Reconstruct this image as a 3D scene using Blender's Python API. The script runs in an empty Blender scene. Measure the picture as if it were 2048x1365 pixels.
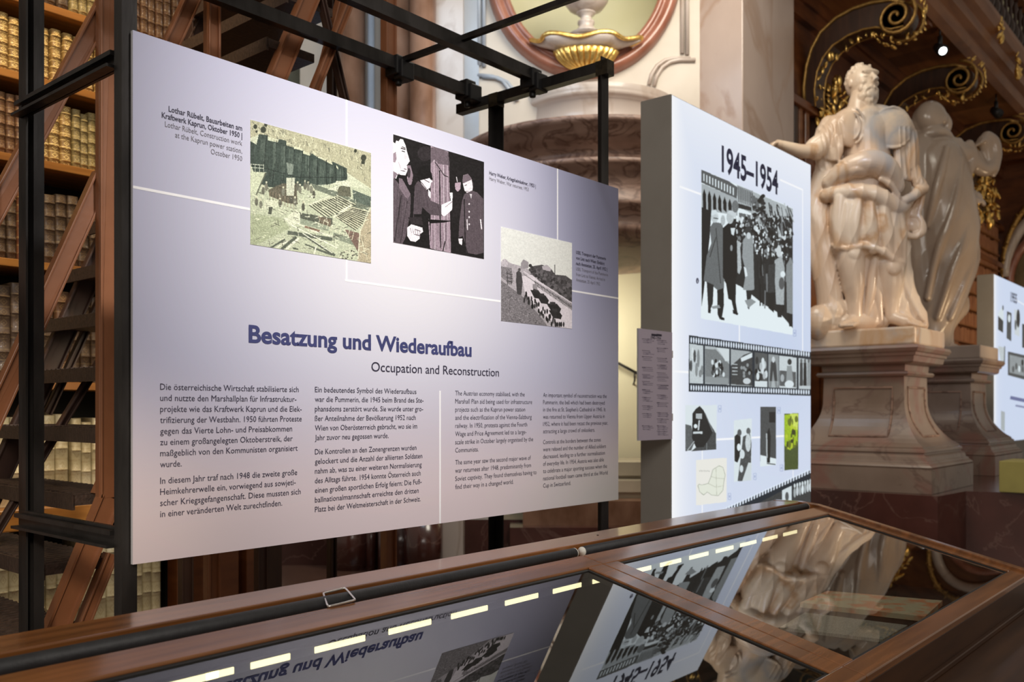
import bpy, bmesh, math, random
import numpy as np
from mathutils import Vector, Matrix
random.seed(7); rng = np.random.default_rng(7)
S = bpy.context.scene
C = S.collection
PI = math.pi
R = math.radians
# ------------------------------------------------------------------ camera, light, exposure
EYE = 1.55                       # eye height; X runs along the exhibition panel, Y away from it, Z up
F = 1822.0
_L = math.hypot(1562, F)
CU, SU = F/_L, 1562/_L           # forward / right components along X
FWD = Vector((CU, SU, 0)); RGT = Vector((SU, -CU, 0)); UP = Vector((0, 0, 1))
cd = bpy.data.cameras.new('camera'); cam = bpy.data.objects.new('camera', cd); C.objects.link(cam)
cam.location = (0, 0, EYE)
cam.rotation_euler = (PI/2, 0, math.atan2(FWD.y, FWD.x)-PI/2)
cd.sensor_width = 36; cd.lens = F/2048*36; cd.shift_y = (819-682.5)/2048
cd.clip_start = 0.05; cd.clip_end = 200
cd.dof.use_dof = True; cd.dof.focus_distance = 2.75; cd.dof.aperture_fstop = 4.0
S.camera = cam
S.view_settings.view_transform = 'Standard'; S.view_settings.look = 'None'
S.view_settings.exposure = 0.0; S.view_settings.gamma = 1.0; S.view_settings.use_curve_mapping = False
W = bpy.data.worlds.new('hall_ambience'); S.world = W; W.use_nodes = True
W.node_tree.nodes['Background'].inputs[0].default_value = (1.0, 0.88, 0.74, 1)
W.node_tree.nodes['Background'].inputs[1].default_value = 0.26

def light(kind, name, loc, target, energy, color, size=0.3, angle=60, blend=0.6, spread=None):
    l = bpy.data.lights.new(name, kind); o = bpy.data.objects.new(name, l); C.objects.link(o)
    o.location = loc; l.energy = energy; l.color = color
    d = Vector(target)-Vector(loc); o.rotation_euler = d.to_track_quat('-Z', 'Y').to_euler()
    if kind == 'SPOT': l.spot_size = R(angle); l.spot_blend = blend; l.shadow_soft_size = size
    if kind == 'AREA': l.size = size
    return o
light('SPOT', 'panel_spot', (1.7, -0.4, 4.4), (2.05, 2.2, 2.22), 600, (1, .965, .945), .12, 40, 1.0)
light('AREA', 'hall_light', (-3.0, -4.0, 6.0), (4.0, 3.0, 1.0), 240, (1, .94, .87), 4.0)
light('SPOT', 'shelf_spot', (1.15, 3.0, 5.2), (1.75, 4.45, 2.3), 300, (1, .74, .42), .12, 62, 1.0)
light('SPOT', 'steps_back_fill', (3.35, 5.2, 2.6), (2.1, 3.4, 3.7), 60, (.55, .72, 1), .3, 60, 1.0)  # unseen cool light added for the blue sheen under the treads
light('SPOT', 'shelf_low_spot', (2.0, 3.6, 1.9), (1.8, 4.35, 0.95), 22, (1, .85, .6), .2, 110, 1.0)
light('SPOT', 'statue_spot', (9.9, -1.6, 2.6), (8.95, 3.0, 1.95), 420, (1, .80, .58), .08, 23, .35)
light('SPOT', 'statue_cool_fill', (5.2, 1.6, 5.0), (8.9, 3.0, 3.1), 150, (.70, .80, 1), .25, 28, .8)  # unseen cool light added to tint the statue's head bluish
light('SPOT', 'statue_low_spot', (6.9, .2, 1.2), (8.9, 3.0, 2.2), 45, (1, .78, .55), .15, 50, .8)
light('SPOT', 'steps_low_fill', (.1, .9, 2.0), (1.25, 3.05, .95), 75, (1, .86, .68), .1, 34, .9)  # unseen warm light added to brighten the lower steps
light('AREA', 'niche_daylight', (5.0, 5.2, 5.5), (6.6, 6.2, 3.4), 22, (.62, .80, 1), 1.2)
light('AREA', 'niche_wall_light', (6.2, 3.2, 6.2), (7.5, 5.2, 2.6), 100, (1, .92, .78), 1.5)
light('SPOT', 'gallery_glow', (11.5, 1.5, 2.0), (12.5, 4.2, 4.4), 95, (1, .72, .42), .4, 120, 1.0)
light('SPOT', 'gallery_far_glow', (17.5, 1.5, 2.2), (17.5, 4.3, 3.0), 170, (1, .76, .48), .4, 120, 1.0)
light('AREA', 'stair_wall_fill', (7.48, 5.57, 2.6), (8.75, 5.75, 1.7), 17, (1, .93, .72), .5)  # unseen light placed behind the panel to brighten the stair wall

# ------------------------------------------------------------------ helpers
def ray(px, py=819.0):
    dx = px-1024
    return np.array([CU*F+SU*dx, SU*F-CU*dx, 819.0-py])
def onY(px, py, Y):                      # photograph point to a point on the vertical plane Y (z is world)
    r = ray(px, py); p = r*Y/r[1]; return Vector((p[0], p[1], p[2]+EYE))
def onD(px, py, d):
    p = ray(px, py)/F*d; return Vector((p[0], p[1], p[2]+EYE))
def onZ(px, py, z):
    r = ray(px, py); p = r*((z-EYE)/r[2]); return Vector((p[0], p[1], z))

def empty(name, loc=(0, 0, 0), label=None, cat=None, group=None):
    o = bpy.data.objects.new(name, None); C.objects.link(o); o.location = loc; o.empty_display_size = .1
    tag(o, label, cat, group); return o
def tag(o, label=None, cat=None, group=None, kind=None):
    if label: o['label'] = label
    if cat: o['category'] = cat
    if group: o['group'] = group
    if kind: o['kind'] = kind
    return o

class MB:
    """collects shapes in world coordinates"""
    def __init__(s): s.v = []; s.f = []; s.m = []; s.cm = 0; s.sm = []
    def add(s, vs, fs, smooth=False):
        b = len(s.v); s.v += [tuple(v) for v in vs]
        for f in fs: s.f.append(tuple(i+b for i in f)); s.m.append(s.cm); s.sm.append(smooth)
        return s
    def box(s, a, b, M=None):
        x0, y0, z0 = a; x1, y1, z1 = b
        vs = [(x0,y0,z0),(x1,y0,z0),(x1,y1,z0),(x0,y1,z0),(x0,y0,z1),(x1,y0,z1),(x1,y1,z1),(x0,y1,z1)]
        if M: vs = [M @ Vector(v) for v in vs]
        return s.add(vs, [(0,3,2,1),(4,5,6,7),(0,1,5,4),(1,2,6,5),(2,3,7,6),(3,0,4,7)])
    def bar(s, p, q, w, h, up=(0,0,1)):
        p, q = Vector(p), Vector(q); d = (q-p); L = d.length; d.normalize()
        sd = d.cross(Vector(up));
        if sd.length < 1e-4: sd = d.cross(Vector((0,1,0)))
        sd.normalize(); u = sd.cross(d)
        vs = []
        for e in (p, q):
            for a, b in ((-1,-1),(1,-1),(1,1),(-1,1)): vs.append(e+sd*a*w/2+u*b*h/2)
        return s.add(vs, [(0,3,2,1),(4,5,6,7),(0,1,5,4),(1,2,6,5),(2,3,7,6),(3,0,4,7)])
    def angle(s, p, q, w, t, a=(1,0,0), b=(0,1,0)):
        """L-profile from p to q, legs along a and b"""
        p, q, a, b = Vector(p), Vector(q), Vector(a).normalized(), Vector(b).normalized()
        prof = [(0,0),(w,0),(w,t),(t,t),(t,w),(0,w)]
        vs = [e+a*x+b*y for e in (p,q) for x,y in prof]
        fs = [tuple(range(6))[::-1], tuple(range(6,12))]+[(i,(i+1)%6,6+(i+1)%6,6+i) for i in range(6)]
        return s.add(vs, fs)
    def prism(s, poly, z0, z1):
        n = len(poly); vs = [(x,y,z0) for x,y in poly]+[(x,y,z1) for x,y in poly]
        return s.add(vs, [tuple(range(n))[::-1], tuple(range(n,2*n))]+[(i,(i+1)%n,n+(i+1)%n,n+i) for i in range(n)])
    def extr(s, pts, vec, smooth=False):
        n = len(pts); vec = Vector(vec); vs = [Vector(p) for p in pts]+[Vector(p)+vec for p in pts]
        s.add(vs[:n], [tuple(range(n))]); s.add(vs[n:], [tuple(range(n))[::-1]])
        return s.add(vs, [(i,n+i,n+(i+1)%n,(i+1)%n) for i in range(n)], smooth)
    def tube(s, path, r, n=10, closed=False, cap=True, smooth=True):
        P = [Vector(p) for p in path]; N = len(P); rr = r if hasattr(r, '__len__') else [r]*N
        vs = []; prev = None
        for i in range(N):
            a = P[(i-1)%N] if (closed or i>0) else P[i]; b = P[(i+1)%N] if (closed or i<N-1) else P[i]
            t = (b-a).normalized()
            if prev is None:
                ref = Vector((0,0,1)) if abs(t.z)<.9 else Vector((1,0,0)); x = t.cross(ref).normalized()
            else:
                x = (prev-t*prev.dot(t)).normalized()
            prev = x; y = t.cross(x)
            for k in range(n):
                an = 2*PI*k/n; vs.append(P[i]+(x*math.cos(an)+y*math.sin(an))*rr[i])
        fs = []
        for i in range(N if closed else N-1):
            j = (i+1)%N
            for k in range(n): fs.append((i*n+k, i*n+(k+1)%n, j*n+(k+1)%n, j*n+k))
        if cap and not closed: fs += [tuple(range(n))[::-1], tuple((N-1)*n+k for k in range(n))]
        return s.add(vs, fs, smooth)
    def lathe(s, prof, c, n=32, a0=0, a1=2*PI, sx=1, sy=1, wob=None):
        """prof: (radius, z) pairs; c centre"""
        full = abs(a1-a0-2*PI) < 1e-6; m = n if full else n+1; vs = []
        for r, z in prof:
            for k in range(m):
                a = a0+(a1-a0)*k/n; rr = r*(wob(a, z) if wob else 1)
                vs.append((c[0]+rr*math.cos(a)*sx, c[1]+rr*math.sin(a)*sy, c[2]+z))
        fs = []
        for i in range(len(prof)-1):
            for k in range(n):
                k2 = (k+1)%m; fs.append((i*m+k, i*m+k2, (i+1)*m+k2, (i+1)*m+k))
        if full: fs += [tuple(range(m))[::-1], tuple((len(prof)-1)*m+k for k in range(m))]
        return s.add(vs, fs, True)
    def ell(s, c, r, n=10, m=6, M=None):
        vs = []; c = Vector(c)
        if not hasattr(r, '__len__'): r = (r, r, r)
        for i in range(m+1):
            p = PI*i/m
            for k in range(n):
                a = 2*PI*k/n; v = Vector((r[0]*math.sin(p)*math.cos(a), r[1]*math.sin(p)*math.sin(a), r[2]*math.cos(p)))
                if M: v = M @ v
                vs.append(c+v)
        fs = [(i*n+k, (i+1)*n+k, (i+1)*n+(k+1)%n, i*n+(k+1)%n) for i in range(m) for k in range(n)]
        return s.add(vs, fs, True)
    def build(s, name, mats, parent=None, bevel=0, **kw):
        me = bpy.data.meshes.new(name); me.from_pydata(s.v, [], s.f)
        if not isinstance(mats, (list, tuple)): mats = [mats]
        for m in mats: me.materials.append(m)
        me.polygons.foreach_set('material_index', s.m); me.polygons.foreach_set('use_smooth', s.sm)
        bm = bmesh.new(); bm.from_mesh(me); bmesh.ops.remove_doubles(bm, verts=bm.verts, dist=1e-6)
        bmesh.ops.recalc_face_normals(bm, faces=bm.faces); bm.to_mesh(me); bm.free(); me.update()
        o = bpy.data.objects.new(name, me); C.objects.link(o)
        return attach(o, parent, bevel, **kw)
def attach(o, parent=None, bevel=0, **kw):
    if parent:
        o.parent = parent; off = Vector((0,0,0)); p = parent
        while p: off += p.location; p = p.parent
        o.location = Vector(o.location)-off if o.type != 'MESH' else Vector((0,0,0))-off+Vector(o.location)
        # move the origin onto the parent so that child matrices stay plain
    if bevel:
        m = o.modifiers.new('bevel', 'BEVEL'); m.width = bevel; m.segments = 2; m.limit_method = 'ANGLE'
    tag(o, **{k: v for k, v in kw.items()})
    return o
def dup(o, parent=None, loc=None, label=None, group=None):
    c = o.copy(); C.objects.link(c); c.parent = parent
    if loc is not None: c.location = loc
    if label: c['label'] = label
    if group: c['group'] = group
    for ch in list(o.children): dup(ch, c)
    return c

# ------------------------------------------------------------------ materials
def mat(name, col, rough=.5, metal=0, col2=None, scale=6, stretch=(1,1,1), detail=4, bump=0, bscale=None, coat=0, fac=(.35,.65), emis=None, spec=.5, extra=None):
    m = bpy.data.materials.new(name); m.use_nodes = True; nt = m.node_tree; N = nt.nodes; L = nt.links
    b = N['Principled BSDF']; b.inputs['Roughness'].default_value = rough; b.inputs['Metallic'].default_value = metal
    b.inputs['Coat Weight'].default_value = coat; b.inputs['Coat Roughness'].default_value = .12
    b.inputs['Specular IOR Level'].default_value = spec
    tc = N.new('ShaderNodeTexCoord'); mp = N.new('ShaderNodeMapping'); mp.inputs['Scale'].default_value = stretch
    L.new(tc.outputs['Object'], mp.inputs['Vector'])
    no = N.new('ShaderNodeTexNoise'); no.inputs['Scale'].default_value = scale; no.inputs['Detail'].default_value = detail
    L.new(mp.outputs[0], no.inputs['Vector'])
    rp = N.new('ShaderNodeValToRGB'); rp.color_ramp.elements[0].position = fac[0]; rp.color_ramp.elements[1].position = fac[1]
    rp.color_ramp.elements[0].color = (*col, 1); rp.color_ramp.elements[1].color = (*(col2 or [min(1, c*1.12) for c in col]), 1)
    L.new(no.outputs['Fac'], rp.inputs[0]); L.new(rp.outputs[0], b.inputs['Base Color'])
    if extra:
        for c3, pos, w, sc in extra:          # veins: colour, centre, width, scale
            n2 = N.new('ShaderNodeTexNoise'); n2.inputs['Scale'].default_value = sc; n2.inputs['Detail'].default_value = 6; n2.inputs['Distortion'].default_value = 1.2
            L.new(mp.outputs[0], n2.inputs['Vector'])
            r2 = N.new('ShaderNodeValToRGB'); e = r2.color_ramp.elements
            e[0].position = pos-w; e[0].color = (0,0,0,1); e[1].position = pos+w; e[1].color = (0,0,0,1)
            x = e.new(pos); x.color = (1,1,1,1)
            L.new(n2.outputs['Fac'], r2.inputs[0])
            mx = N.new('ShaderNodeMix'); mx.data_type = 'RGBA'; mx.inputs['B'].default_value = (*c3, 1)
            src = b.inputs['Base Color'].links[0].from_socket
            L.new(r2.outputs[0], mx.inputs['Factor']); L.new(src, mx.inputs['A']); L.new(mx.outputs['Result'], b.inputs['Base Color'])
    if bump:
        bn = N.new('ShaderNodeTexNoise'); bn.inputs['Scale'].default_value = bscale or scale*3; bn.inputs['Detail'].default_value = 3
        L.new(mp.outputs[0], bn.inputs['Vector']); bp = N.new('ShaderNodeBump'); bp.inputs['Strength'].default_value = bump; bp.inputs['Distance'].default_value = .01
        L.new(bn.outputs['Fac'], bp.inputs['Height']); L.new(bp.outputs[0], b.inputs['Normal'])
    if emis: b.inputs['Emission Color'].default_value = (*emis[:3], 1); b.inputs['Emission Strength'].default_value = emis[3]
    return m
M = {}
M['steel'] = mat('black_steel', (.018,.016,.015), .36, .6, (.055,.05,.048), 9, (1,1,.3), bump=.1)
M['rawsteel'] = mat('raw_steel', (.10,.08,.05), .4, .8, (.03,.025,.02), 20)
M['clamp'] = mat('black_plastic', (.008,.008,.009), .45)
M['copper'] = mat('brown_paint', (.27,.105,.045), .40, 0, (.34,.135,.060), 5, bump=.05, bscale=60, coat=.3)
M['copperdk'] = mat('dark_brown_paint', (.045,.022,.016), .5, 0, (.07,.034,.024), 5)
M['tread'] = mat('tread_rubber', (.05,.032,.024), .6, 0, (.09,.055,.04), 40, (1,4,1), bump=.4, bscale=70)
M['shelfwood'] = mat('shelf_wood', (.33,.13,.028), .4, 0, (.50,.22,.05), 3, (1,10,10), coat=.3)
M['darkwood'] = mat('dark_wood', (.030,.011,.005), .45, 0, (.055,.02,.008), 3, (6,6,.7), coat=.2)
M['gallerywood'] = mat('gallery_wood', (.105,.030,.009), .42, 0, (.19,.062,.018), 2.2, (1,1,4), coat=.25)
M['gallerylight'] = mat('cornice_wood', (.17,.062,.020), .5, 0, (.27,.11,.038), 2, (.6,4,4), coat=.05)
M['casewood'] = mat('case_wood', (.155,.055,.014), .26, 0, (.29,.108,.030), 4, (.5,9,9), detail=6, coat=.55)
M['casedark'] = mat('case_wood_dark', (.040,.015,.006), .42, 0, (.068,.027,.010), 3, (.6,7,7), coat=.1, spec=.3)
M['reveal'] = mat('case_reveal', (.012,.010,.009), .6)
M['lining'] = mat('case_lining', (.020,.018,.016), .9, 0, (.028,.025,.022), 12, spec=.1)
M['roller'] = mat('roller_cover', (.022,.022,.024), .55, 0, (.030,.030,.033), 30, bump=.1)
M['chrome'] = mat('nickel', (.75,.72,.68), .22, 1)
M['capwhite'] = mat('white_cap', (.8,.78,.70), .5)
M['gold'] = mat('gilding', (.75,.46,.12), .30, .9, (.95,.66,.22), 30, bump=.3, bscale=60)
M['golddull'] = mat('dull_gilding', (.32,.18,.05), .42, .7, (.50,.30,.09), 20, bump=.3, bscale=50)
M['boxgrey'] = mat('grey_light_box_side', (.32,.30,.27), .7, 0, (.35,.33,.30), 4)
M['white'] = mat('white_print', (.88,.88,.90), .5)
M['navy'] = mat('navy_lettering', (.045,.052,.16), .5)
M['ink'] = mat('ink_lettering', (.035,.032,.06), .5)
M['greyink'] = mat('grey_lettering', (.14,.13,.15), .5)
M['edgeboard'] = mat('board_edge', (.52,.52,.56), .5)
M['wallcream'] = mat('cream_plaster', (.55,.485,.41), .55, 0, (.66,.595,.515), 1.5)
M['stairwall'] = mat('stair_plaster', (.82,.77,.58), .7, 0, (.85,.80,.62), 1.0)
M['niche'] = mat('niche_lit_plaster', (.66,.64,.42), .7, 0, (.74,.72,.52), 1.0)  # plaster colour includes the yellow-green light inside the niche
M['greymarble'] = mat('pale_grey_marble', (.50,.42,.37), .30, 0, (.62,.54,.48), 1.1, (1,1,.5), 5, coat=.3, extra=[((.47,.38,.32), .5, .05, 1.3)])
M['pinkgrey'] = mat('pier_marble', (.36,.27,.225), .32, 0, (.48,.38,.33), .9, (1,1,.6), 6, coat=.3, extra=[((.36,.25,.19), .52, .06, 1.0)])
M['redmarble'] = mat('red_marble_frame', (.25,.085,.048), .32, 0, (.38,.16,.105), 4, detail=7, coat=.5)
M['brownmarble'] = mat('brown_marble', (.20,.115,.082), .5, 0, (.34,.215,.16), 2.2, (1,1,2), 8, coat=.05, extra=[((.12,.06,.04), .5, .06, 3)])
M['orangemarble'] = mat('orange_marble', (.16,.07,.035), .3, 0, (.30,.16,.10), 5, (1,1,.6), 8, coat=.4)
M['coolmarble'] = mat('daylight_tinted_marble', (.30,.34,.40), .35, 0, (.44,.47,.51), 2, (1,1,.5), 5, coat=.3)  # pale marble with the bluish daylight mixed into its colour
M['pedmarble'] = mat('pedestal_marble', (.20,.14,.105), .34, 0, (.29,.215,.17), 1.8, detail=8, coat=.2, extra=[((.17,.11,.085), .57, .03, 1.9), ((.25,.13,.10), .40, .08, 1.1)])
M['dkred'] = mat('dark_red_marble', (.055,.018,.014), .22, 0, (.10,.034,.026), 2, detail=8, coat=.5, extra=[((.14,.07,.055), .5, .012, 1.5)])
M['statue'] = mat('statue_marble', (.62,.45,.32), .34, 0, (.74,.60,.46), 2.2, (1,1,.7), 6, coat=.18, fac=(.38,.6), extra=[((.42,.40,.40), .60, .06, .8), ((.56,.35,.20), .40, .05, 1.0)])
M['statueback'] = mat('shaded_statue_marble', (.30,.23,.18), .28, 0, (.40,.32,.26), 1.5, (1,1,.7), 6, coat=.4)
M['blueglass'] = mat('blue_window_glow', (.30,.36,.45), .5)
M['yellowbox'] = mat('yellow_paint', (.36,.31,.09), .7)
M['paper'] = mat('cream_paper', (.66,.58,.42), .8, 0, (.72,.64,.48), 5)
M['floorstone'] = mat('floor_marble', (.10,.05,.035), .25, 0, (.16,.085,.06), 1.5, coat=.3)
M['black'] = mat('bookcase_shade_black', (.006,.005,.004), .8)

def glassmat():
    m = bpy.data.materials.new('case_glass'); m.use_nodes = True; nt = m.node_tree; N = nt.nodes; L = nt.links
    for n in list(N):
        if n.type != 'OUTPUT_MATERIAL': N.remove(n)
    out = [n for n in N if n.type == 'OUTPUT_MATERIAL'][0]
    tr = N.new('ShaderNodeBsdfTransparent'); tr.inputs[0].default_value = (.93,.95,.93,1)
    gl = N.new('ShaderNodeBsdfGlossy'); gl.inputs['Roughness'].default_value = .0; gl.inputs[0].default_value = (1,1,1,1)
    fr = N.new('ShaderNodeFresnel'); fr.inputs['IOR'].default_value = 1.5
    geo = N.new('ShaderNodeNewGeometry'); inv = N.new('ShaderNodeMath'); inv.operation = 'SUBTRACT'; inv.inputs[0].default_value = 1
    L.new(geo.outputs['Backfacing'], inv.inputs[1])
    mu = N.new('ShaderNodeMath'); mu.operation = 'MULTIPLY'; L.new(fr.outputs[0], mu.inputs[0]); L.new(inv.outputs[0], mu.inputs[1])
    m2 = N.new('ShaderNodeMath'); m2.operation = 'MULTIPLY'; m2.inputs[1].default_value = 1.65; m2.use_clamp = True; L.new(mu.outputs[0], m2.inputs[0])
    mx = N.new('ShaderNodeMixShader'); L.new(m2.outputs[0], mx.inputs[0]); L.new(tr.outputs[0], mx.inputs[1]); L.new(gl.outputs[0], mx.inputs[2])
    L.new(mx.outputs[0], out.inputs[0]); return m
M['glass'] = glassmat()

# ------------------------------------------------------------------ drawn prints (flat artwork on the boards)
class Print:
    """a canvas lying on the vertical plane Y between X0..X1 and Z0..Z1; shapes are given in photograph pixels"""
    def __init__(s, X0, X1, Z0, Z1, Y, w, h, bg):
        s.X0, s.X1, s.Z0, s.Z1, s.Y, s.w, s.h = X0, X1, Z0, Z1, Y, w, h
        s.a = np.ones((h, w, 3))*np.array(bg)
        s.jj, s.ii = np.meshgrid(np.arange(w)+.5, np.arange(h)+.5)
        s.org = (0, 0, 1)
    def cam(s, ox, oy, k): s.org = (ox, oy, k); return s      # following shapes are in a crop (offset, scale)
    def uv(s, p):
        ox, oy, k = s.org; q = onY(ox+p[0]/k, oy+p[1]/k, s.Y)
        return ((q.x-s.X0)/(s.X1-s.X0)*s.w, (q.z-s.Z0)/(s.Z1-s.Z0)*s.h)
    def mask(s, pts):
        P = np.array([s.uv(p) for p in pts]); x0 = max(0, int(P[:,0].min())); x1 = min(s.w, int(P[:,0].max())+2); y0 = max(0, int(P[:,1].min())); y1 = min(s.h, int(P[:,1].max())+2)
        if x1 <= x0 or y1 <= y0: return None
        X = s.jj[y0:y1, x0:x1]; Y = s.ii[y0:y1, x0:x1]; ins = np.zeros(X.shape, bool); n = len(P)
        for i in range(n):
            xa, ya = P[i]; xb, yb = P[(i+1)%n]
            if ya == yb: continue
            c = ((ya > Y) != (yb > Y)) & (X < (xb-xa)*(Y-ya)/(yb-ya)+xa); ins ^= c
        return (slice(y0, y1), slice(x0, x1)), ins
    def poly(s, pts, c, tex=0, alpha=1):
        r = s.mask(pts)
        if r is None: return s
        sl, m = r; c = np.array(c if hasattr(c, '__len__') else (c,)*3, float)
        n = 1+tex*(rng.random(m.sum())[:, None]-.5)*2 if tex else 1
        s.a[sl][m] = s.a[sl][m]*(1-alpha)+alpha*np.clip(c*n, 0, 1); return s
    def guide(s, pts, w, c):
        """a ruled line that is truly level or plumb on the board"""
        (u0, v0), (u1, v1) = s.uv(pts[0]), s.uv(pts[1]); k = s.w/(s.X1-s.X0)*w; kv = s.h/(s.Z1-s.Z0)*w
        if abs(v1-v0)/s.h < abs(u1-u0)/s.w: m = (v0+v1)/2; s.a[max(0,int(round(m-kv/2))):int(round(m+kv/2)), max(0,int(min(u0,u1))):int(max(u0,u1))] = c
        else: m = (u0+u1)/2; s.a[max(0,int(min(v0,v1))):int(max(v0,v1)), max(0,int(round(m-k/2))):int(round(m+k/2))] = c
        return s
    def line(s, pts, w, c, alpha=1):
        for (x0, y0), (x1, y1) in zip(pts[:-1], pts[1:]):
            L = math.hypot(x1-x0, y1-y0) or 1; nx, ny = -(y1-y0)/L*w/2, (x1-x0)/L*w/2
            s.poly([(x0+nx,y0+ny),(x1+nx,y1+ny),(x1-nx,y1-ny),(x0-nx,y0-ny)], c, 0, alpha)
        return s
    def ell(s, x, y, rx, ry, c, tex=0, n=14, alpha=1): return s.poly([(x+rx*math.cos(2*PI*k/n), y+ry*math.sin(2*PI*k/n)) for k in range(n)], c, tex, alpha)
    def grain(s, amp, k=1, sel=None):
        g = rng.random((s.h//k+1, s.w//k+1)); g = np.kron(g, np.ones((k, k)))[:s.h, :s.w]
        s.a = np.clip(s.a*(1+amp*(g[..., None]-.5)*2), 0, 1); return s
    def blur(s, n=1):
        for _ in range(n):
            p = np.pad(s.a, ((1,1),(1,1),(0,0)), 'edge'); s.a = (p[1:-1,1:-1]*2+p[:-2,1:-1]+p[2:,1:-1]+p[1:-1,:-2]+p[1:-1,2:])/6
        return s
    def image(s, name):
        im = bpy.data.images.new(name, s.w, s.h, alpha=False, float_buffer=False)
        px = np.ones((s.h, s.w, 4), np.float32); px[..., :3] = np.clip(s.a, 0, 1); im.pixels.foreach_set(px.ravel()); im.update(); return im
def printmat(name, im, emit=0, rough=.55, gain=1):
    m = bpy.data.materials.new(name); m.use_nodes = True; nt = m.node_tree; N = nt.nodes; L = nt.links; b = N['Principled BSDF']
    t = N.new('ShaderNodeTexImage'); t.image = im; t.extension = 'EXTEND'
    uv = N.new('ShaderNodeUVMap'); L.new(uv.outputs[0], t.inputs[0]); b.inputs['Roughness'].default_value = rough
    if emit:
        b.inputs['Base Color'].default_value = (.03,.03,.032,1)
        L.new(t.outputs[0], b.inputs['Emission Color']); b.inputs['Emission Strength'].default_value = emit
    else: L.new(t.outputs[0], b.inputs['Base Color'])
    return m
def sheet(name, X0, X1, Z0, Z1, Y, th, m, parent, edge=None, **kw):
    """thin board facing -Y with the print on its front"""
    b = MB(); b.box((X0, Y, Z0), (X1, Y+th, Z1)); o = b.build(name, [edge or M['white'], m], parent, **kw)
    me = o.data; u = me.uv_layers.new(name='UVMap')
    for p in me.polygons:
        if p.normal.y < -.9: p.material_index = 1
        for li in p.loop_indices:
            v = me.vertices[me.loops[li].vertex_index].co; u.data[li].uv = ((v.x-X0)/(X1-X0), (v.z-Z0)/(Z1-Z0))
    return o
FONT = bpy.data.curves.new('f', 'FONT').font
def text(name, lines, m, parent, Y, bold=0, th=.0006, label=None, xs=1.0):
    """lines: (string, X0, X1, baseline z, cap height). each line is stretched to its measured width"""
    V = []; Fc = []
    for st, X0, X1, z, cap in lines:
        c = bpy.data.curves.new('t', 'FONT'); c.body = st; c.size = 1; c.resolution_u = 2 if cap < .03 else 5; c.offset = bold; c.fill_mode = 'FRONT'
        o = bpy.data.objects.new('t', c); C.objects.link(o)
        me = bpy.data.meshes.new_from_object(o.evaluated_get(bpy.context.evaluated_depsgraph_get()))
        if me and len(me.vertices):
            co = np.empty(len(me.vertices)*3); me.vertices.foreach_get('co', co); co = co.reshape(-1, 3)
            xa, xb = co[:,0].min(), co[:,0].max(); sx = (X1-X0)/(xb-xa); sz = cap/.7
            b = len(V); V += [(X0+(p[0]-xa)*sx, Y, z+p[1]*sz) for p in co]; Fc += [tuple(i+b for i in p.vertices) for p in me.polygons]
            bpy.data.meshes.remove(me)
        bpy.data.objects.remove(o); bpy.data.curves.remove(c)
    me = bpy.data.meshes.new(name); me.from_pydata(V, [], Fc); me.materials.append(m)
    o = bpy.data.objects.new(name, me); C.objects.link(o); attach(o, parent)
    if label: o['label'] = label
    return o
# ------------------------------------------------------------------ exhibition panel "Besatzung und Wiederaufbau"
YP = 2.2
PX0, PX1, PZ0, PZ1 = 1.111, 3.268, 1.1615, 2.498
def sheet_from_px(pa, pb, Y):
    """canvas limits from a top-left and a bottom-right photograph point on plane Y"""
    a, b = onY(*pa, Y), onY(*pb, Y); return a.x, b.x, b.z, a.z
bgp = Print(PX0, PX1, PZ0, PZ1, YP, 360, 220, (.8,.8,.85))
U = (bgp.jj/bgp.w)[..., None]; V_ = (bgp.ii/bgp.h)[..., None]
def sm(x, a, b): t = np.clip((x-a)/(b-a), 0, 1); return t*t*(3-2*t)
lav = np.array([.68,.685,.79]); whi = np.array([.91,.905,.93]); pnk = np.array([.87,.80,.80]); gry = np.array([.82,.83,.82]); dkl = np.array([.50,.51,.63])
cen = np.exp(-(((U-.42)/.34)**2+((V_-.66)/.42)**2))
col = lav*(1-cen)+whi*cen  # printed gradient; lavender edges darkened to carry the spot's falloff too
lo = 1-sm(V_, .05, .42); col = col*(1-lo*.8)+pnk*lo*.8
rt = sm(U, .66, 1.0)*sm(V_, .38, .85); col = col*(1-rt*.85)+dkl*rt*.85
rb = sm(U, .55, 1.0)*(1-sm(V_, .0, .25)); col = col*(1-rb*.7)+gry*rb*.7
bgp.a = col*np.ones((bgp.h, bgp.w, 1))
# finer canvas so that the lines stay crisp
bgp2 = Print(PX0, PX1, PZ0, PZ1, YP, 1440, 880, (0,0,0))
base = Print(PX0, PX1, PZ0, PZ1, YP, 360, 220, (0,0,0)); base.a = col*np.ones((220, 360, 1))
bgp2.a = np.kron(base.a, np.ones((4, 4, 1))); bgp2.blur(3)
panel = empty('exhibition_panel', (PX0, YP, PZ0), 'large lavender to pink text panel headed Besatzung und Wiederaufbau on the steel frame', 'panel')
M['panelprint'] = printmat('panel_print', bgp2.image('panel_print'), 0, .42)
sheet('board', PX0, PX1, PZ0, PZ1, YP, .010, M['panelprint'], panel, M['edgeboard'], label='lavender board with white guide lines')

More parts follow.
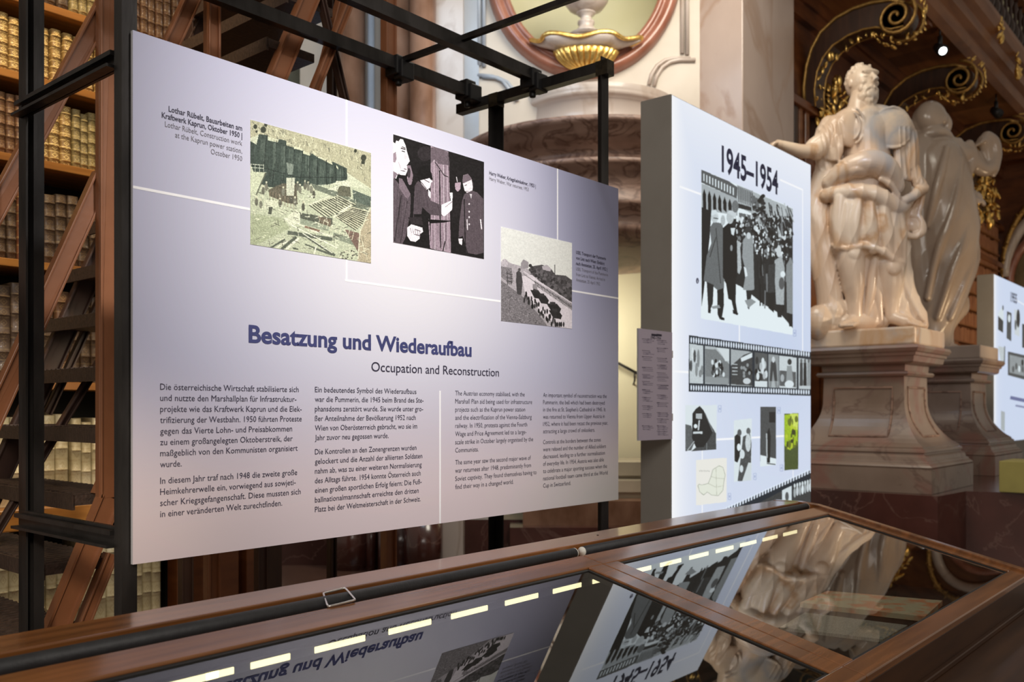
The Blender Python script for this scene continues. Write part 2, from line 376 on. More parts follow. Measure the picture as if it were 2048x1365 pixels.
for (px0, py0), (px1, py1), w in (((266,375),(500,418),.0068),((690,561),(1001,603),.0068),((1143,582),(1237,597),.0068),((693,190),(693,561),.0068),((1115,335),(1115,480),.0068),((880,782),(880,1045),.0068)):
    a, c = onY(px0, py0, YP), onY(px1, py1, YP)
    if px0 != px1: z = (a.z+c.z)/2; q = ((max(a.x,PX0), z-w/2), (min(c.x,PX1), z+w/2))
    else: q = ((a.x-w/2, PZ0 if py1 > 1000 else c.z-w/2), (a.x+w/2, PZ1 if py0 < 400 else a.z))
    MB().box((q[0][0], YP-(.0004 if px0 != px1 else .0005), q[0][1]), (q[1][0], YP, q[1][1])).build('guide_line', M['white'], panel)
def pxx(px): return onY(px, 819, YP).x
def block(name, lines, left, z0, pitch, cap, m, bold, label, right=None, gaps=()):
    out = []; z = z0
    for i, (st, pr) in enumerate(lines):
        if i: z -= pitch+(.0137 if i in gaps else 0)
        if right: out.append((st, pxx(pr), pxx(right), z+EYE, cap))
        else: out.append((st, pxx(left), pxx(pr), z+EYE, cap))
    cuts = [0]+list(gaps)+[len(out)]
    for a, c in zip(cuts[:-1], cuts[1:]): text('text_paragraph' if name == 'text_column' else name, out[a:c], m, panel, YP-.0009, bold, label=label)
ZT = (819-684.5)/ray(497)[1]*YP+EYE
text('title_lettering', [('Besatzung und Wiederaufbau', pxx(497), pxx(942.8), ZT, .0475)], M['navy'], panel, YP-.001, .028, label='navy title Besatzung und Wiederaufbau')
text('subtitle_lettering', [('Occupation and Reconstruction', pxx(742.5), pxx(997.6), (819-743)/ray(743)[1]*YP+EYE, .030)], M['ink'], panel, YP-.001, .003, label='subtitle Occupation and Reconstruction')
block('text_column', [('Die österreichische Wirtschaft stabilisierte sich',597),('und nutzte den Marshallplan für Infrastruktur-',592.5),('projekte wie das Kraftwerk Kaprun und die Elek-',603),('trifizierung der Westbahn. 1950 führten Proteste',603),('gegen das Vierte Lohn- und Preisabkommen',584),('zu einem großangelegten Oktoberstreik, der',585),('maßgeblich von den Kommunisten organisiert',595),('wurde.',363),('In diesem Jahr traf nach 1948 die zweite große',594),('Heimkehrerwelle ein, vorwiegend aus sowjeti-',591),('scher Kriegsgefangenschaft. Diese mussten sich',601),('in einer veränderten Welt zurechtfinden.',564)],
      320, .0498, .0284, .0165, M['ink'], 0, 'first column of German text', gaps=(8,))
block('text_column', [('Ein bedeutendes Symbol des Wiederaufbaus',832.5),('war die Pummerin, die 1945 beim Brand des Ste-',846.7),('phansdoms zerstört wurde. Sie wurde unter gro-',846),('ßer Anteilnahme der Bevölkerung 1952 nach',831),('Wien von Oberösterreich gebracht, wo sie im',834),('Jahr zuvor neu gegossen wurde.',777),('Die Kontrollen an den Zonengrenzen wurden',832.5),('gelockert und die Anzahl der alliierten Soldaten',844.3),('nahm ab, was zu einer weiteren Normalisierung',843),('des Alltags führte. 1954 konnte Österreich auch',841),('einen großen sportlichen Erfolg feiern: Die Fuß-',843),('ballnationalmannschaft erreichte den dritten',837),('Platz bei der Weltmeisterschaft in der Schweiz.',841)],
      629.6, .0505, .0285, .0165, M['ink'], 0, 'second column of German text', gaps=(6,))
block('text_column', [('The Austrian economy stabilised, with the',1049),('Marshall Plan aid being used for infrastructure',1064),('projects such as the Kaprun power station',1050),('and the electrification of the Vienna-Salzburg',1063),('railway. In 1950, protests against the Fourth',1054),('Wage and Price Agreement led to a large-',1052.5),('scale strike in October largely organised by the',1066),('Communists.',956.7),('The same year saw the second major wave of',1061.5),('war returnees after 1948, predominantly from',1061.8),('Soviet captivity. They found themselves having to',1072.8),('find their way in a changed world.',1026.7)],
      910.3, .0482, .0283, .0165, M['ink'], -.004, 'first column of English text in thinner type', gaps=(8,))
block('text_column', [('An important symbol of reconstruction was the',1213),('Pummerin, the bell which had been destroyed',1209),('in the fire at St. Stephen\'s Cathedral in 1945. It',1210.7),('was returned to Vienna from Upper Austria in',1209),('1952, where it had been recast the previous year,',1215.6),('attracting a large crowd of onlookers.',1189.5),('Controls at the borders between the zones',1201.4),('were relaxed and the number of Allied soldiers',1211.4),('decreased, leading to a further normalisation',1209.5),('of everyday life. In 1954, Austria was also able',1207.5),('to celebrate a major sporting success when the',1213.6),('national football team came third at the World',1215),('Cup in Switzerland.',1141.4)],
      1086, .0474, .0281, .0165, M['ink'], -.004, 'second column of English text in thinner type', gaps=(6,))
block('caption', [('Lothar Rübelt, Bauarbeiten am',337),('Kraftwerk Kaprun, Oktober 1950 |',323.3)], 0, .768, .0205, .0145, M['ink'], .014, 'bold German caption of the construction photo', right=484)
block('caption', [('Lothar Rübelt, Construction work',329.8),('at the Kaprun power station,',350),('October 1950',421.5)], 0, .768-.0415, .0212, .0145, M['greyink'], -.006, 'light English caption of the construction photo', right=484)
block('caption', [('Harry Weber, Kriegsheimkehrer, 1953 |',1071)], 978.3, .847, .02, .0135, M['ink'], .012, 'bold caption of the returnee photo')
block('caption', [('Harry Weber, War returnee, 1953',1057)], 978.3, .8265, .02, .0135, M['greyink'], -.006, 'light caption of the returnee photo')
block('caption', [('USIS, Transport der Pummerin',1211.5),('von Linz nach Wien: Einfahrt',1208.8),('nach Amstetten, 25. April 1952 |',1214.5)], 1151.8, .6285, .0222, .0135, M['ink'], .012, 'bold caption of the convoy photo')
block('caption', [('USIS, Transport of the Pummerin',1215.5),('from Linz to Vienna: Arrival in',1209.8),('Amstetten, 25 April 1952',1199.7)], 1151.8, .6285-.0666, .0222, .0135, M['greyink'], -.006, 'light caption of the convoy photo')

# photo 1: dam construction site
def photo(name, quad, w, h, bg, Y, parent, draw, th=.0012, grain=.10, emit=0, label=None, blur=0):
    X0, X1, Z0, Z1 = sheet_from_px(quad[0], quad[1], Y)
    p = Print(X0, X1, Z0, Z1, Y, w, h, bg); draw(p); p.grain(grain, 2)
    if blur or True:
        q = p.a.copy(); p.blur(6); lo_ = p.a.mean(2, keepdims=True); p.a = q; p.blur(1)
        nz = np.kron(rng.random((h//5+1, w//5+1)), np.ones((5,5)))[:h,:w,None]; p.a = np.clip(p.a+(nz-.5)*.05+(q.mean(2, keepdims=True)-lo_)*.35, 0, 1)
    m = printmat(name+'_print', p.image(name), emit, .4)
    o = sheet(name, X0, X1, Z0, Z1, Y-th, th*.9, m, parent, None)
    if label: o['label'] = label
    return o
def d_dam(p):
    p.cam(480, 220, 4.013)
    p.poly([(70,40),(1060,320),(1060,640),(850,500),(600,380),(150,200),(70,230)], (.70,.68,.53), .12)
    for _ in range(150):
        x = rng.uniform(90, 1050); y = 80+(x-85)*.28+rng.uniform(0, 60+(x-85)*.17); l = rng.uniform(8, 50)
        p.line([(x,y),(x+rng.uniform(-6,18),y+l)], rng.uniform(3,9), rng.choice([.45,.55,.84,.80])*np.array([1,.99,.80]))
    for x, y, r in ((120,135,16),(185,160,22),(205,120,14),(990,385,22),(985,420,14),(925,330,12),(130,175,8)): p.ell(x,y,r,r*1.2,(.20,.22,.17))
    p.poly([(80,250),(130,280),(150,195),(220,205),(220,245),(300,262),(310,235),(370,250),(370,285),(500,322),(560,372),(575,350),(620,380),(735,440),(740,415),(855,470),(860,560),(700,600),(560,605),(340,630),(200,640),(150,600),(80,430)], (.19,.26,.235), .18)
    for k, x in enumerate((215,295,370,437,500,560,622,690,760,830)):
        p.line([(x, 205+k*28),(x-10-(5-k)*7,610)], 4, (.09,.13,.12))
        for q in range(7): xx = x+rng.uniform(-50,-6); p.line([(xx,240+k*26),(xx-5,240+k*26+rng.uniform(60,260))], 4, (.32,.40,.36), .7)
    p.line([(80,440),(200,470),(450,540),(860,545)], 5, (.11,.15,.14))
    for x0,y0,x1,y1 in ((220,215,305,250),(370,262,430,290),(430,290,500,330),(505,330,560,370),(625,375,690,405),(700,410,740,440),(770,440,785,480)): p.poly([(x0,y0),(x1,y0+22),(x1,y1),(x0,y1-18)], (.83,.84,.68))
    p.poly([(70,560),(230,620),(520,640),(720,600),(1060,640),(1060,1300),(60,1300)], (.74,.78,.64), .10)
    p.poly([(75,495),(210,502),(130,685),(75,685)], (.80,.84,.69), .04); p.line([(205,505),(130,680)], 10, (.35,.37,.30))
    p.line([(80,435),(190,445)], 4, (.88,.9,.8)); p.line([(80,463),(190,470)], 4, (.88,.9,.8))
    for x in (85,120,155,188): p.line([(x,435),(x,497)], 4, (.88,.9,.8))
    p.poly([(340,590),(450,590),(460,760),(380,750),(230,690),(230,640)], (.36,.33,.26), .3)
    for k in range(9): p.line([(240+k*24,645+k*10),(236+k*24,720+k*10)], 4, (.55,.46,.36))
    p.poly([(370,545),(440,545),(430,690),(370,690)], (.78,.80,.70)); p.poly([(370,420),(430,440),(420,520),(380,520)], (.45,.52,.48))
    for x, y in ((210,620),(185,650),(130,740),(165,760),(460,620),(480,640),(520,610),(545,620),(570,640),(345,660),(410,720),(440,740),(505,780),(590,680),(320,750),(820,640),(860,650)):
        c = rng.choice([.30,.38,.45])*np.array([1,1,.85]); p.ell(x,y,13,32,c); p.ell(x,y-38,8,9,(.80,.78,.64))
    p.poly([(560,585),(780,660),(1040,780),(1030,850),(930,800),(760,700),(600,640)], (.40,.45,.38), .2)
    p.poly([(770,620),(880,600),(890,700),(790,690)], (.36,.36,.28), .3); p.poly([(700,640),(800,600),(780,650)], (.86,.88,.76)); p.poly([(770,570),(900,575),(880,620),(760,600)], (.84,.86,.74))
    p.poly([(900,640),(1050,700),(1045,780),(910,730)], (.30,.37,.33), .2)
    for k in range(12):
        x = 545+k*21; y = 755-k*6; p.line([(x,y),(x+150,y+105-k*3)], 9, (.84,.83,.68)); p.line([(x+8,y+9),(x+150,y+114-k*3)], 8, (.26,.27,.22))
    for k in range(11):
        x = 760+k*13; y = 850-k*7; p.line([(x,y),(x+170+k*2,y+110-k*6)], 8, (.82,.80,.64)); p.line([(x+6,y+9),(x+170,y+118-k*6)], 7, (.24,.24,.20))
    p.line([(560,760),(720,690)], 9, (.9,.9,.78)); p.line([(745,865),(890,765)], 12, (.9,.9,.78))
    p.poly([(440,810),(500,830),(740,870),(740,930),(490,890)], (.30,.33,.28), .25)
    p.poly([(480,870),(710,930),(710,975),(480,915)], (.56,.62,.52), .1); p.poly([(745,985),(935,1040),(930,1095),(745,1030)], (.50,.55,.46), .15)
    p.poly([(840,960),(955,990),(945,1140),(880,1030)], (.48,.34,.30), .2); p.poly([(620,850),(730,880),(725,940),(640,910)], (.42,.35,.28), .3)
    for k in range(9): p.line([(640+k*34,870+k*14),(625+k*34,930+k*14)], 5, (.86,.85,.72))
    p.poly([(350,880),(450,800),(480,830),(480,910),(410,930)], (.86,.88,.76)); p.poly([(190,720),(300,730),(300,780),(190,800)], (.85,.87,.74)); p.poly([(230,780),(260,780),(250,840),(225,835)], (.28,.30,.25))
    p.poly([(70,830),(340,870),(400,950),(120,1090),(70,1090)], (.66,.71,.54), .14)
    for a, b, w in (((380,985),(740,1040),30),((520,1010),(760,1170),20),((360,1040),(240,1110),14),((450,1020),(330,1120),22),((590,1110),(740,1165),16),((520,1080),(600,1110),12),((420,1110),(465,1120),12)): p.line([a,b], w, (.32,.36,.31))
    for a, b, w in (((400,920),(780,1110),9),((350,870),(700,1010),8),((380,1050),(290,1110),12),((470,1030),(370,1120),16),((560,960),(745,1020),14),((500,990),(740,1150),7),((610,1095),(590,1160),12)): p.line([a,b], w, (.93,.94,.84))
    p.poly([(520,930),(640,965),(635,980),(515,945)], (.55,.38,.30))
    p.poly([(1048,800),(1060,1260),(940,1230),(965,980)], (.72,.64,.50), .22); p.line([(1040,790),(960,980),(945,1200)], 8, (.85,.83,.7))
    for _ in range(300):
        x = rng.uniform(90,1030); y = 640+(x-90)*.12+rng.uniform(-60,420); L_ = rng.uniform(10,55); a = rng.choice([.45,-.35,1.4,.15]); v = rng.choice([.95,.90,.28,.35,.5], p=[.3,.2,.2,.2,.1])
        if y < 1080+(x-90)*.13: p.line([(x,y),(x+L_*math.cos(a),y+L_*math.sin(a))], rng.uniform(2.5,6), np.array([1,1,.86])*v, .85)
    for _ in range(120):
        x = rng.uniform(85,850); y = 230+(x-85)*.33+rng.uniform(0,300-(x-85)*.2); v = rng.choice([.10,.32,.40]); p.line([(x,y),(x-6,y+rng.uniform(15,70))], 2.5, np.array([.82,1,.92])*v, .6)
    for _ in range(40): x = rng.uniform(800,940); y = rng.uniform(1120,1220); p.ell(x,y,8,6,rng.choice([.35,.85])*np.array([1,1,.85]))
def d_dam2(p): d_dam(p); g_ = p.a.mean(2, keepdims=True); p.a = np.clip((p.a*.62+g_*.38)**.86*np.array([1.0,1.01,.96]), 0, 1)
photo('photo_print', ((500.2,239.5),(741.5,527)), 300, 340, (.80,.83,.70), YP, panel, d_dam2, label='greenish colour photo of a dam construction site')
def d_ret(p):
    p.cam(760, 240, 2.968); ink = np.array([.97,.86,.93])
    g = lambda v: (ink if v < .75 else np.array([1,.98,1]))*v
    p.poly([(60,60),(640,220),(640,860),(60,760)], g(.09), .2); p.ell(265,200,45,45,g(.17),.3)
    # wooden post
    p.poly([(300,155),(405,190),(420,790),(300,765)], g(.68), .12)
    for k in range(16): x = 305+k*7; p.line([(x,190+k*2),(x+6,770)], rng.uniform(1.5,5), g(rng.choice([.34,.78,.45,.25])), .7)
    p.poly([(300,165),(340,160),(405,195),(408,270),(345,262),(320,235),(300,260)], g(.42), .15); p.line([(325,250),(380,330),(405,340)], 5, g(.2)); p.line([(352,300),(358,760)], 6, g(.15)); p.line([(385,720),(370,790)], 6, g(.12))
    # man far left: big face, coat
    p.poly([(70,90),(125,95),(150,150),(158,185),(176,245),(158,270),(162,300),(150,330),(125,328),(105,320),(95,350),(70,340)], g(.98)); p.poly([(60,60),(132,92),(140,118),(120,112),(108,128),(96,122),(88,140),(78,132),(66,165)], g(.12)); p.line([(128,160),(150,168)], 5, g(.2)); p.line([(140,290),(158,296)], 4, g(.45)); p.line([(80,330),(115,322)], 6, g(.5))
    p.poly([(70,330),(110,380),(165,420),(182,450),(178,560),(150,700),(130,740),(70,735)], g(.36), .2); p.poly([(110,345),(130,350),(180,440),(165,470),(150,460),(110,400)], g(.50), .1); p.line([(125,450),(85,720)], 7, g(.2)); p.line([(160,480),(120,730)], 5, g(.22))
    p.ell(176,345,16,42,g(.72)); p.poly([(160,270),(180,270),(195,330),(185,385),(165,380)], g(.55)); p.ell(170,315,10,30,g(.25))
    # officer with cap
    p.poly([(215,330),(240,275),(285,270),(305,320),(312,355),(270,360),(235,362)], g(.06)); p.poly([(235,360),(295,345),(302,372),(295,405),(275,415),(250,390)], g(.92)); p.line([(235,360),(275,410)], 3, g(.2))
    p.poly([(205,390),(225,360),(280,420),(290,440),(300,480),(370,510),(365,570),(300,565),(250,520),(235,620),(195,600),(200,470)], g(.33), .15)
    p.poly([(200,560),(260,560),(280,760),(200,750)], g(.08)); p.line([(288,590),(298,760)], 5, g(.7)); p.poly([(272,590),(430,600),(380,610),(300,615)], g(.05))
    p.poly([(362,505),(430,475),(455,485),(452,510),(415,545),(380,575),(362,560)], g(.95)); p.poly([(412,432),(440,432),(448,480),(420,490)], g(.97))
    # hand bottom left
    p.poly([(160,640),(185,620),(250,640),(255,665),(235,680),(235,705),(210,725),(180,720),(160,690)], g(.93)); p.line([(205,650),(240,662)], 4, g(.4)); p.line([(200,680),(235,688)], 4, g(.4)); p.poly([(165,580),(245,575),(255,625),(185,620)], g(.18), .3)
    p.line([(122,168),(150,176)], 6, g(.25)); p.line([(128,185),(146,190)], 6, g(.12)); p.poly([(148,190),(160,225),(150,240),(140,225)], g(.86)); p.line([(108,250),(122,290)], 3, g(.7)); p.poly([(78,200),(92,190),(98,230),(88,255),(76,250)], g(.62)); p.line([(120,300),(148,306)], 4, g(.35)); p.poly([(70,300),(100,318),(92,345),(70,350)], g(.55))
    for k in range(14): p.line([(78+k*6,380+k*8),(74+k*5,700)], 2.2, g(rng.choice([.22,.46])), .6)
    for k in range(12): p.line([(215+k*11,400+k*9),(225+k*12,500+k*5)], 2.2, g(rng.choice([.2,.44])), .6)
    p.line([(262,355),(292,372)], 4, g(.3)); p.poly([(296,352),(312,366),(300,376)], g(.95)); p.poly([(285,410),(300,430),(298,470),(285,450)], g(.9))
    for k in range(5): p.line([(384+k*12,520-k*9),(418+k*8,492-k*6)], 2, g(.5)); p.line([(178+k*14,642+k*4),(186+k*13,672+k*6)], 2.4, g(.55))
    # man behind, with cap
    p.poly([(440,355),(478,350),(480,375),(442,378)], g(.12)); p.poly([(443,375),(478,370),(476,410),(460,430),(445,410)], g(.72)); p.poly([(430,425),(485,425),(480,560),(425,600)], g(.12), .3); p.line([(452,338),(458,370)], 5, g(.8))
    # man right in coat and hat
    p.poly([(488,360),(492,328),(520,320),(540,345),(545,360),(515,368),(490,380)], g(.46), .1); p.poly([(490,378),(543,355),(550,400),(545,430),(520,440),(500,420)], g(.90)); p.poly([(545,365),(552,370),(552,400)], g(.3)); p.line([(500,392),(515,385)], 4, g(.3)); p.line([(505,425),(525,425)], 3, g(.4))
    p.poly([(500,440),(545,420),(575,430),(612,470),(612,790),(570,800),(520,790),(505,740),(490,690),(465,700),(470,600),(485,480)], g(.36), .12)
    for k in range(11): p.line([(508+k*10,450),(512+k*10,790)], 2, g(.27), .7)
    p.poly([(530,440),(545,440),(540,470)], g(.8)); p.line([(515,590),(518,655)], 6, g(.85)); p.line([(595,590),(602,650)], 7, g(.92))
    for y in (500,545,578,620): p.ell(528,y,5,6,g(.85))
    p.poly([(463,705),(488,705),(485,745),(468,735)], g(.9)); p.line([(498,470),(505,745)], 6, g(.12))
photo('photo_print', ((786,268.8),(967.5,518.5)), 300, 360, (.1,.1,.1), YP, panel, d_ret, grain=.07, label='black and white photo of a returning man in a long coat and an officer')
def d_conv(p):
    p.cam(760, 240, 2.968); ink = np.array([.97,.94,.97]); g = lambda v: ink*v
    p.poly([(700,600),(1160,700),(1160,960),(700,860)], (.90,.91,.89))
    p.poly([(710,850),(740,825),(770,850),(840,870),(1150,1000),(1150,1280),(710,1220)], g(.72), .15)
    p.poly([(900,870),(960,860),(1010,880),(1040,920),(1100,925),(1150,960),(1150,1100),(1060,1030),(980,980),(890,900)], g(.33), .35)
    for _ in range(130): x = rng.uniform(890,1140); y = 880+(x-890)*.52+rng.uniform(-30,70)*(.5+(x-890)/400); p.ell(x,y,9,10,g(rng.choice([.22,.30,.42])))
    p.poly([(835,850),(850,828),(880,845),(880,880),(835,885)], g(.62)); p.poly([(960,870),(990,860),(1015,885),(1010,900),(965,890)], g(.75)); p.line([(1036,860),(1036,915)], 4, g(.3)); p.ell(738,850,20,24,g(.78),.2); p.ell(770,870,20,14,g(.7),.2)
    p.poly([(840,930),(900,920),(1140,1130),(1140,1250),(1080,1240),(960,1150),(860,1030)], g(.90), .05)
    p.line([(850,900),(1140,1090)], 6, g(.9)); p.line([(850,915),(1145,1120)], 4, g(.5))
    for k in range(30): x = 920+k*7.4; p.line([(x,955+k*5),(x+1,985+k*5)], 3.5, g(rng.choice([.15,.3,.2])))
    p.poly([(715,870),(780,880),(790,960),(770,980),(715,930)], g(.52), .4)
    for x in (752,775): p.line([(x,900),(x+4,980)], 3, g(.2))
    for y in (910,935,955): p.line([(750,y),(785,y+10)], 3, g(.2))
    p.poly([(715,950),(760,985),(860,1060),(960,1180),(1000,1235),(715,1200)], g(.50), .28)
    for _ in range(500):
        x = rng.uniform(716,990); y = 960+(x-716)*.95+rng.uniform(5,240)
        if y < 1230: p.ell(x,y,3.5,2.5,g(rng.choice([.32,.42,.62,.7])), n=5)
    p.poly([(808,905),(822,895),(838,910),(845,960),(838,1040),(812,1035),(806,960)], g(.28), .2); p.ell(826,890,8,10,g(.35))
    for x, y, w in ((925,1030,34),(965,1060,36),(1030,1110,44),(1040,1150,40)): p.poly([(x-w,y-20),(x+w*.4,y-18),(x+w,y+12),(x+w*.8,y+34),(x-w*.3,y+28)], g(.16), .3); p.poly([(x-w*.5,y-30),(x+w*.2,y-28),(x+w*.3,y-10),(x-w*.5,y-14)], g(.24))
    for k in range(44): x = 850+k*5.5+rng.uniform(-6,6); y = 1020+(x-850)*.9+rng.uniform(-10,50); y = min(y,1215); p.ell(x,y,5,15,g(rng.choice([.08,.14,.25,.2])))
    for k in range(4): p.poly([(905+k*8,975+k*6),(935,980),(930,1010),(905,1000)], g(.6))
photo('photo_print', ((1001.5,453.5),(1143.5,658)), 260, 320, (.9,.9,.9), YP, panel, d_conv, grain=.03, label='grey photo of a road with a truck convoy and onlookers')

# ------------------------------------------------------------------ steel frame behind the panel
fr = empty('steel_frame', (1.1, 2.2, 0), 'black angle-steel scaffold frame carrying the lavender text panel', 'frame')
YF, YB, XL, XR = 2.235, 2.885, 1.12, 3.245
ZTOP = EYE+1.485
for nm, x, y, z1, ax, ay in (('post', 1.090, YF-.02, 4.2, 1, 1), ('post', 1.105, YB, 4.2, 1, -1), ('post', XR, YF, ZTOP+.02, -1, 1), ('post', XR, YB, ZTOP, -1, -1)):
    b = MB(); b.angle((x, y, 0), (x, y, z1), .052 if x > 1.1 else .040, .006, (ax,0,0), (0,ay,0))
    if 1.1 < x < 2: b.angle((x+.052, y-.052, 0), (x+.052, y-.052, z1), .03, .004, (-1,0,0), (0,1,0))
    o = b.build('post', M['steel'], fr)
    if x > 2: MB().box((x-.054, y-(.03 if y == YF else .056), ZTOP-.06), (x-.002, y+(.03 if y == YF else -.002), ZTOP+.002)).build('corner_plate', M['rawsteel'], o)
    elif x > 1.1:
        for z in (EYE+.93, EYE-.35):
            MB().tube([(x+.018, y-.008, z), (x+.018, y+.008, z)], .008, 10).build('bolt', M['chrome'], o)
for z in (EYE+.89, EYE-.325):
    b = MB(); b.bar((XL-.012, YF, z), (XL-.012, YB-.02, z), .012, .052); b.bar((XL-.03, YF+.03, z-.022), (XL-.03, YB-.02, z-.022), .03, .008); b.bar((XL-.03, YF+.03, z+.012), (XL-.03, YB-.02, z+.012), .012, .012); b.build('cross_rail', M['steel'], fr)
b = MB(); b.bar((XR-.026, YF+.01, ZTOP-.02), (XR-.026, 3.1, ZTOP-.02), .045, .045); b.build('cross_rail', M['steel'], fr)

for y, x1 in ((2.62, 3.2), (2.99, 3.2)):
    b = MB(); b.bar((XL-.3, y, ZTOP+.03), (x1, y, ZTOP+.03), .045, .05); b.bar((XL-.3, y-.022, ZTOP+.005), (x1, y-.022, ZTOP+.005), .012, .012); b.build('long_rail', M['steel'], fr)
MB().bar((2.72, 1.2, ZTOP+.045), (2.72, 3.02, ZTOP+.045), .022, .022).build('thin_crossbar', M['steel'], fr)
def clamp(x, y, z):
    b = MB(); b.box((x-.045,y-.04,z-.045),(x+.02,y+.04,z+.04)); b.box((x-.03,y-.055,z-.06),(x+.045,y+.0,z+.02)); b.box((x+.0,y+.01,z-.05),(x+.06,y+.045,z+.03))
    b.tube([(x,y,z-.08),(x,y,z-.04)], .016, 8); b.build('clamp', M['clamp'], fr, .006)
clamp(3.2, 2.62, ZTOP+.01); clamp(2.72, 2.99, ZTOP+.02); clamp(3.16, 2.99, ZTOP+.035)
# ------------------------------------------------------------------ the setting
WM = Matrix(((RGT.x, FWD.x, 0, 0), (RGT.y, FWD.y, 0, 0), (0, 0, 1, 0), (0, 0, 0, 1)))     # frame of the chamfered wall: right, forward, up
def lat(px, d): return (px-1024)/F*d
def hz(y, d): return EYE+(819-y)/F*d
def onX(px, py, X): r = ray(px, py); p = r*X/r[0]; return Vector((X, p[1], p[2]+EYE))
def struct(o): o['kind'] = 'structure'; return o
fl = MB(); fl.box((-6,-8,-.1), (26,14,0)); struct(fl.build('floor', M['floorstone']))
# chamfered wall with an oval opening
N_ = 48; cl, cz, ia, ib = lat(1167,9), hz(-57,9), .80, .90
b = MB(); l0, l1, z0, z1 = lat(600,9), 1.95, EYE+1.95, 7.2
inner = [(cl+ia*math.cos(2*PI*k/N_), cz+ib*math.sin(2*PI*k/N_)) for k in range(N_)]
def edge_pt(a):
    dx, dz = math.cos(a), math.sin(a); ts = []
    if dx > 1e-9: ts.append((l1-cl)/dx)
    if dx < -1e-9: ts.append((l0-cl)/dx)
    if dz > 1e-9: ts.append((z1-cz)/dz)
    if dz < -1e-9: ts.append((z0-cz)/dz)
    t = min(ts); return (cl+dx*t, cz+dz*t)
outer = [edge_pt(2*PI*k/N_) for k in range(N_)]
W_ = lambda l, d, z: WM @ Vector((l, d, z))
vs = [W_(x, 9, z) for x, z in inner]+[W_(x, 9, z) for x, z in outer]+[W_(x, 9.35, z) for x, z in inner]+[W_(x, 9.35, z) for x, z in outer]
fs = []
for k in range(N_):
    j = (k+1)%N_; fs += [(k,j,N_+j,N_+k), (2*N_+j,2*N_+k,3*N_+k,3*N_+j), (j,k,2*N_+k,2*N_+j), (N_+k,N_+j,3*N_+j,3*N_+k)]
b.add(vs, fs); struct(b.build('wall_back', M['wallcream']))
b = MB(); b.ell(W_(cl, 9.3, cz), (1.05, .55, 1.15), 32, 16, WM.to_3x3()); 
# keep only the rear half of the bowl: build it explicitly
b = MB(); vs = []; m_ = 8
for i in range(m_+1):
    t = PI/2*i/m_
    for k in range(N_): a = 2*PI*k/N_; vs.append(W_(cl+.86*math.cos(a)*math.cos(t), 9.3+.55*math.sin(t), cz+.96*math.sin(a)*math.cos(t)))
fs = [(i*N_+k, i*N_+(k+1)%N_, (i+1)*N_+(k+1)%N_, (i+1)*N_+k) for i in range(m_) for k in range(N_)]
b.add(vs, fs, True); struct(b.build('wall_niche', M['niche'], label='plaster hollow of the oval niche, yellow green light in its colour'))
# moulded oval frame
def oval_sweep(b, a, c, prof, d0, closed=True):
    n = 64; m = len(prof); vs = []
    for k in range(n):
        t = 2*PI*k/n
        for o, dd in prof: vs.append(W_(cl+(a+o)*math.cos(t), d0-dd, cz+(c+o)*math.sin(t)))
    b.add(vs, [(k*m+i, k*m+i+1, ((k+1)%n)*m+i+1, ((k+1)%n)*m+i) for k in range(n) for i in range(m-1)], True)
b = MB(); oval_sweep(b, ia-.03, ib-.03, [(0,-.05),(0,.05),(.02,.075),(.05,.08),(.06,.06),(.08,.06),(.10,.10),(.135,.115),(.17,.10),(.19,.06),(.20,.0),(.20,-.01)], 9.0); struct(b.build('trim_oval', M['redmarble'], label='red marble oval moulding around the niche'))
# fillets and pilasters of the chamfered wall
tr = 0
def trim(bd, m, **kw):
    global tr; tr += 1; return struct(bd.build('trim_%d' % tr, m, **kw))
def wbox(px0, px1, d, dep, za, zb, m):
    return trim(MB().box((lat(px0,d), d, za), (lat(px1,d), d+dep, zb), WM), m)
wbox(1440,1449,8.95,.1,hz(108,8.95),7.2,M['greymarble']) if 0 else None
def fillet(pts, m, r=.022):
    b = MB(); 
    for o in (0, .05): b.tube([W_(lat(p[0]+o*200,9)+0, 8.985, hz(p[1]+o*60,9)) for p in pts], r, 8)
    return trim(b, m)
fillet([(1364,-200),(1364,108)], M['greymarble'])
arc = [(1300+ (1-math.cos(t))*0+ 62*math.sin(t)+0, 168-50*(1-math.cos(t))) for t in [PI/2*k/10 for k in range(11)]]
fillet([(1298,170),(1303,150),(1314,133),(1330,122),(1348,118),(1380,118)], M['greymarble'])
fillet([(958,-200),(958,132)], M['coolmarble'])
fillet([(955,152),(985,154),(1005,163),(1018,180),(1024,200)], M['coolmarble'])
wbox(925,958,8.97,.2,2.6,7.2,M['coolmarble'])
wbox(872,926,8.75,.4,0,7.2,M['greymarble'])
wbox(560,760,9.4,.1,0,7.2,M['coolmarble']) if 0 else None
b = MB(); b.box((lat(560,9.5), 9.5, 0), (lat(880,9.5), 9.6, 7.2), WM); M['greenniche'] = mat('green_grey_wall', (.17,.19,.155), .6, 0, (.25,.28,.24), 3); struct(b.build('wall_left', M['greenniche'], label='green grey wall behind the library steps'))
for px, r_, d, m in ((846,.125,8.6,'orangemarble'),(800,.115,8.75,'orangemarble'),(772,.05,8.6,'brownmarble'),(704,.13,8.9,'orangemarble'),(742,.035,8.8,'coolmarble')):
    c = W_(lat(px,d), d, 0); t = empty('column', c, {846:'orange brown marble column left of the pale pilaster',800:'slightly set back brown marble column beside the pale pilaster',772:'thin dark marble column shaft',704:'pinkish marble column behind the crossed braces of the library steps',742:'slim pale shaft beside the pinkish column'}[px], 'column')
    b = MB(); b.lathe([(r_*1.25,.5),(r_*1.25,.62),(r_*1.1,.66),(r_,.72),(r_,7.2)], c, 24); b.build('shaft', M[m], t); b = MB(); b.lathe([(r_*1.5,0),(r_*1.5,.5)], c, 24); b.build('base', M['dkred'], t)
